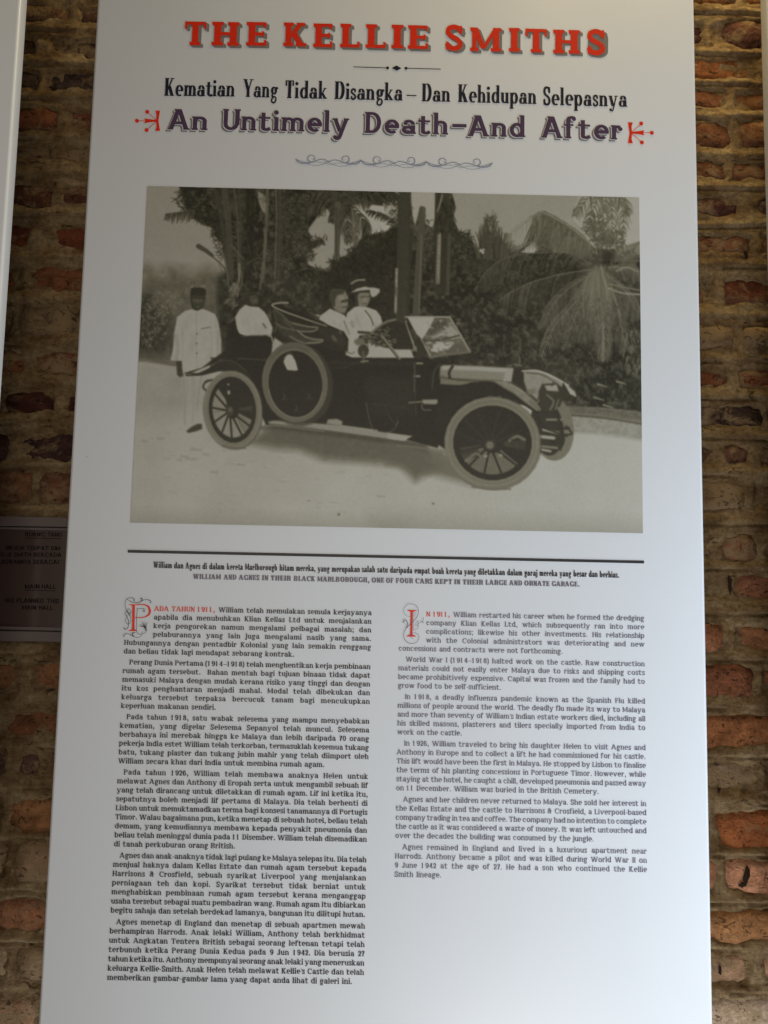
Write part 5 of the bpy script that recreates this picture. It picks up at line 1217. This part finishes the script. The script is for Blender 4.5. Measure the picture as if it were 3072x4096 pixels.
for x, y in ((1130, 788), (1110, 888)): line(F_([(x-22, y), (x+18, y)]), 8, .62, .9, smooth=False)
line(F_([(1088, 780), (1086, 1010)]), 4, .3, .8, smooth=False); line(F_([(1225, 990), (1240, 860), (1290, 790)]), 5, .24, .8); line(F_([(700, 790), (640, 780), (540, 830)]), 3, .22, .6)
# bonnet and scuttle
poly(D_([(318, 100), (380, 92), (560, 100), (760, 112), (745, 190), (560, 182), (370, 172), (314, 160)]), .56, 4); poly(D_([(330, 92), (560, 100), (760, 112), (756, 138), (560, 125), (325, 118)]), .74, 7, .9); poly(D_([(314, 150), (370, 168), (740, 188), (742, 194), (560, 188), (312, 170)]), .34, 5, .8)
line(D_([(392, 98), (372, 135), (376, 172)]), 11, .10, 1); line(D_([(372, 172), (400, 185), (390, 205)]), 11, .10, .9); poly(D_([(320, 170), (430, 185), (560, 192), (430, 212), (318, 205)]), .50, 4)
poly(D_([(712, 118), (760, 112), (745, 192), (695, 190)]), .68, 4); poly(D_([(760, 110), (815, 125), (832, 170), (828, 235), (790, 215), (748, 192)]), .10, 4)
line(D_([(745, 95), (775, 90), (805, 95)]), 10, .4, .8); line(D_([(755, 95), (775, 115)]), 9, .1, .9); line(D_([(785, 30), (797, 60), (790, 92)]), 4, .5, .7)
# far mudguard, lamps, far front wheel
poly(epts(*d(990, 470), 87, 132, -8), .48, 3, tex=.08, ts=.1); poly(epts(*d(960, 470), 66, 112, -8), .12, 3)
for pts, t, w in [([(870, 500), (1090, 470)], .12, 12), ([(900, 400), (1000, 560)], .10, 14), ([(920, 580), (1020, 590)], .5, 10), ([(940, 480), (1030, 500)], .66, 12), ([(900, 520), (1000, 530)], .7, 14), ([(960, 420), (1050, 420)], .55, 9), ([(930, 600), (980, 610)], .66, 10), ([(860, 440), (1080, 520)], .09, 8), ([(1000, 330), (1060, 520), (1040, 600)], .1, 11)]:
    line(D_(pts), w, t, .95)
poly(D_([(820, 135), (880, 122), (960, 140), (1060, 190), (1130, 250), (1138, 280), (1115, 285), (1050, 225), (1010, 205), (930, 220), (900, 300), (840, 240), (822, 190)]), .60, 4, tex=.08, ts=.06); line(D_([(812, 128), (900, 125), (990, 158), (1090, 215)]), 7, .78, .9); line(D_([(840, 138), (930, 150), (1010, 195)]), 6, .3, .8)
poly(D_([(910, 250), (930, 205), (1020, 200), (1050, 225), (1062, 280), (1040, 340), (960, 370), (915, 330)]), .14, 4); poly(D_([(945, 215), (1020, 210), (1030, 250), (960, 245)]), .66, 4); poly(D_([(1058, 195), (1080, 230), (1130, 285), (1120, 300), (1060, 290), (1040, 250)]), .12, 4)
poly(D_([(1068, 208), (1125, 255), (1135, 280), (1100, 268)]), .74, 3); line(D_([(960, 270), (1000, 310), (980, 360)]), 8, .5, .7); line(D_([(1030, 300), (1010, 360)]), 6, .5, .7); poly(D_([(835, 240), (890, 228), (895, 262), (850, 268)]), .5, 5); line(D_([(1055, 510), (1110, 505), (1075, 460)]), 9, .12, .9)
line(D_([(1000, 195), (990, 215)]), 6, .15, .9, smooth=False)
# near mudguard
poly(D_([(290, 420), (320, 310), (400, 235), (500, 195), (600, 190), (690, 205), (790, 255), (860, 310), (925, 372), (900, 385), (840, 345), (760, 300), (680, 275), (600, 275), (500, 290), (430, 330), (370, 400), (345, 480), (290, 480)]), .07, 3)
poly(D_([(640, 190), (720, 198), (800, 235), (880, 300), (922, 352), (900, 368), (840, 325), (760, 262), (700, 228)]), .54, 5, tex=.1, ts=.1); line(D_([(650, 190), (740, 205), (830, 260)]), 5, .7, .7); line(D_([(860, 310), (915, 360)]), 12, .42, .8, smooth=False)
line(D_([(130, 318), (220, 312), (300, 318)]), 6, .5, .9); poly(D_([(210, 300), (300, 298), (300, 315), (290, 328), (215, 325)]), .62, 4); line(D_([(205, 330), (215, 360), (260, 362)]), 5, .4, .8)
line(D_([(0, 385), (50, 450), (60, 400)]), 3, .25, .7); line(D_([(170, 80), (166, 260), (172, 395)]), 4, .17, .8)
line(C_([(1455, 320), (1470, 400), (1500, 480), (1560, 500), (1620, 480), (1650, 430)]), 4, .30, .8); line(C_([(1450, 322), (1540, 330), (1700, 350)]), 3, .16, .7)
# running board
poly(C_([(865, 432), (900, 425), (1130, 440), (1320, 455), (1659, 512), (1700, 525), (1700, 548), (1659, 545), (1300, 495), (1080, 465), (870, 445)]), .62, 4); poly(D_([(0, 498), (150, 518), (100, 548), (0, 535)]), .70, 3); poly(C_([(1215, 445), (1225, 418), (1280, 415), (1312, 430), (1310, 455)]), .62, 4)
line(C_([(845, 470), (900, 455), (1200, 490)]), 8, .5, .6)
# rear mudguard
poly(E_([(185, 812), (300, 815), (400, 770), (470, 715), (560, 700), (640, 740), (720, 820), (780, 930), (800, 1000), (740, 930), (660, 850), (560, 800), (470, 800), (330, 835), (200, 840)]), .09, 3); line(E_([(450, 722), (540, 712), (620, 735), (700, 800)]), 3, .32, .7); line(E_([(620, 692), (740, 700), (860, 708)]), 3, .3, .7); line(E_([(190, 820), (240, 825)]), 4, .6, .8)
# wheels
def wheel(cx, cy, rx, ry, rim, tone, rot, hub, spokes, sw_, gap):
    ell(cx+3, cy+3, rx+3, ry+3, .14, rot, 5, .5)
    ell(cx, cy, rx, ry, tone, rot, 2, tex=.05, ts=.05, seed=90)
    ell(cx, cy, rx*.97, ry*.97, tone+.05, rot, 4, .6); ell(cx, cy, rx-rim*.55, ry-rim*.55, tone-.10, rot, 5, .55); ell(cx, cy, rx-rim*.72, ry-rim*.72, tone+.06, rot, 3, .6)
    irx, iry = rx-rim, ry-rim; ell(cx, cy, irx, iry, .075, rot, 2)
    for (a0, a1, t) in gap:
        p = epts(cx, cy, irx*.84, iry*.84, rot, 12, a0, a1)+epts(cx, cy, irx*.28, iry*.28, rot, 6, a1, a0); poly(p, t, 3, .95, tex=.1, ts=.1)
    for k in range(spokes):
        an = 360*k/spokes+8; p = epts(cx, cy, irx*.94, iry*.94, rot, 2, an, an+.1)[0]; line([hub, p], sw_, .085, 1, w1=sw_*.8, smooth=False)
    for k in range(40): pass
    ell(hub[0], hub[1], irx*.16, iry*.15, .12, rot, 2)
c = C_.fn
poly(C_([(470, 210), (500, 180), (530, 182)]), .2, 3); line(C_([(530, 180), (490, 190), (474, 225), (492, 245)]), 8, .15, .9)
wheel(*c(650, 360), 118, 156, 23, .52, -5, c(634, 368), 12, 9, [(60, 178, .66), (25, 60, .55), (178, 232, .62), (-5, 12, .2)])
ell(*c(632, 368), 16, 20, .17, soft=3); ell(*c(636, 360), 7, 9, .36, soft=4); ell(*c(628, 256), 6, 9, .66, soft=2); ell(*c(625, 208), 5, 4, .6, soft=2); line(C_([(590, 575), (650, 588), (730, 592)]), 7, .36, .6)
# spare wheel
ex, ey = e(1100, 890)
ell(ex+14, ey+10, 138, 166, .17, -6, 8, .8); ell(ex, ey, 131, 160, .42, -6, 2.5, tex=.05, ts=.06); ell(ex, ey+3, 118, 147, .34, -6, 5, .7); ell(ex+1, ey+5, 113, 140, .50, -6, 3, .8); ell(ex+2, ey+7, 108, 134, .065, -6, 2.5)
poly(E_([(1000, 560), (1100, 560), (1250, 620), (1200, 650), (1100, 600), (980, 640), (900, 720), (890, 690)]), .28, 10, .5)
line([(p[0], p[1]) for p in epts(ex+2, ey+7, 109, 135, -6, 20, 20, 175)], 5, .62, .7)
poly(E_([(1005, 722), (1020, 682), (1045, 660), (1075, 662), (1105, 715), (1125, 790), (1100, 795), (1035, 788)]), .80, 2.5); line(E_([(1012, 690), (1040, 655), (1070, 650)]), 4, .35, .8)
for x, y in ((1010, 1015), (1215, 1010), (1110, 1110)): line(E_([(x, y-30), (x+4, y), (x-16, y+22)]), 4, .26, .7); line(E_([(x+4, y), (x+22, y+20)]), 4, .22, .7)
# near front wheel
wheel(*d(632, 560), 192, 184, 34, .50, 6, d(617, 573), 12, 10, [(35, 150, .42), (150, 165, .2), (-14, 8, .16)])
poly(D_([(440, 600), (540, 590), (570, 640), (460, 660)]), .12, 8, .8); line(D_([(470, 668), (530, 625), (560, 640)]), 10, .5, .8); ell(*d(590, 640), 8, 6, .62, soft=3); ell(*d(680, 635), 9, 6, .62, soft=3); line(D_([(735, 545), (780, 520), (825, 540)]), 12, .5, .8); line(D_([(745, 540), (790, 545)]), 6, .1, .9)
for an in (200, 225, 250, 285, 310, 335): q = epts(*d(617, 573), 140, 140, 0, 2, an, an+.1)[0]; line([d(617, 573), q], 5, .13, .7, smooth=False)
ell(*d(617, 573), 17, 17, .30, soft=3); ell(*d(617, 573), 11, 11, .52, soft=4); ell(*d(617, 573), 4, 4, .3, soft=2)
line([p for p in epts(*d(632, 560), 176, 168, 6, 24, 190, 350)], 3, .36, .6); line([p for p in epts(*d(636, 562), 184, 176, 6, 24, -40, 100)], 3, .36, .5)
line(D_([(510, 825), (620, 838), (740, 838)]), 8, .40, .7)
for _ in range(2):
    kk = np.pad(T, 1, mode='edge'); T = (kk[1:-1, 1:-1]*4+(kk[:-2, 1:-1]+kk[2:, 1:-1]+kk[1:-1, :-2]+kk[1:-1, 2:])*2+kk[:-2, :-2]+kk[2:, 2:]+kk[:-2, 2:]+kk[2:, :-2])/16
# print grain, slight flare of the borders, then downsample
T += (vnoise(gx*.9, gy*.9, 40)-.5)*.075+(fbm(gx*.25, gy*.25, 41, 3)-.5)*.055
T = np.clip(T, 0, 1)
T2 = T.reshape(CH//2, 2, CW//2, 2).mean((1, 3))
k_ = np.pad(T2, 1, mode='edge'); T2 = (k_[1:-1, 1:-1]*4+k_[:-2, 1:-1]+k_[2:, 1:-1]+k_[1:-1, :-2]+k_[1:-1, 2:])/8
hh, ww = T2.shape
tt = T2**1.0
DK = np.array(srgb(30, 29, 17)); LTc = np.array(srgb(228, 223, 209)); MD = np.array(srgb(134, 128, 106))
lo = np.clip(tt/.5, 0, 1)[..., None]; hi = np.clip((tt-.5)/.5, 0, 1)[..., None]
RGB = np.where(tt[..., None] < .5, DK+(MD-DK)*lo**1.25, MD+(LTc-MD)*hi)
gxv, gyv = np.meshgrid(np.linspace(PXL, PXR, ww), np.linspace(PZT, PZB, hh))
V = np.stack([gxv, np.full_like(gxv, Y0), gyv], -1).reshape(-1, 3)
q = (np.arange(hh-1)[:, None]*ww+np.arange(ww-1)[None]).ravel()
ph = keep(bulk_mesh('photo_print', V, np.stack([q, q+ww, q+ww+1, q+1], 1), None, panel), panel)
ca = ph.data.color_attributes.new('print_tone', 'FLOAT_COLOR', 'POINT')
ca.data.foreach_set('color', np.concatenate([RGB.reshape(-1, 3), np.ones((hh*ww, 1))], 1).astype(np.float32).ravel())
M_PH = new_mat('sepia_print', (.5, .5, .4), .36, .4)
t_, N_, L_, n_ = nodes(M_PH); at_ = n_('ShaderNodeAttribute', attribute_name='print_tone'); L_.new(at_.outputs['Color'], N_['Principled BSDF'].inputs['Base Color'])
ph.data.materials.append(M_PH)
ph['label'] = 'sepia photograph of an open vintage car among palms'
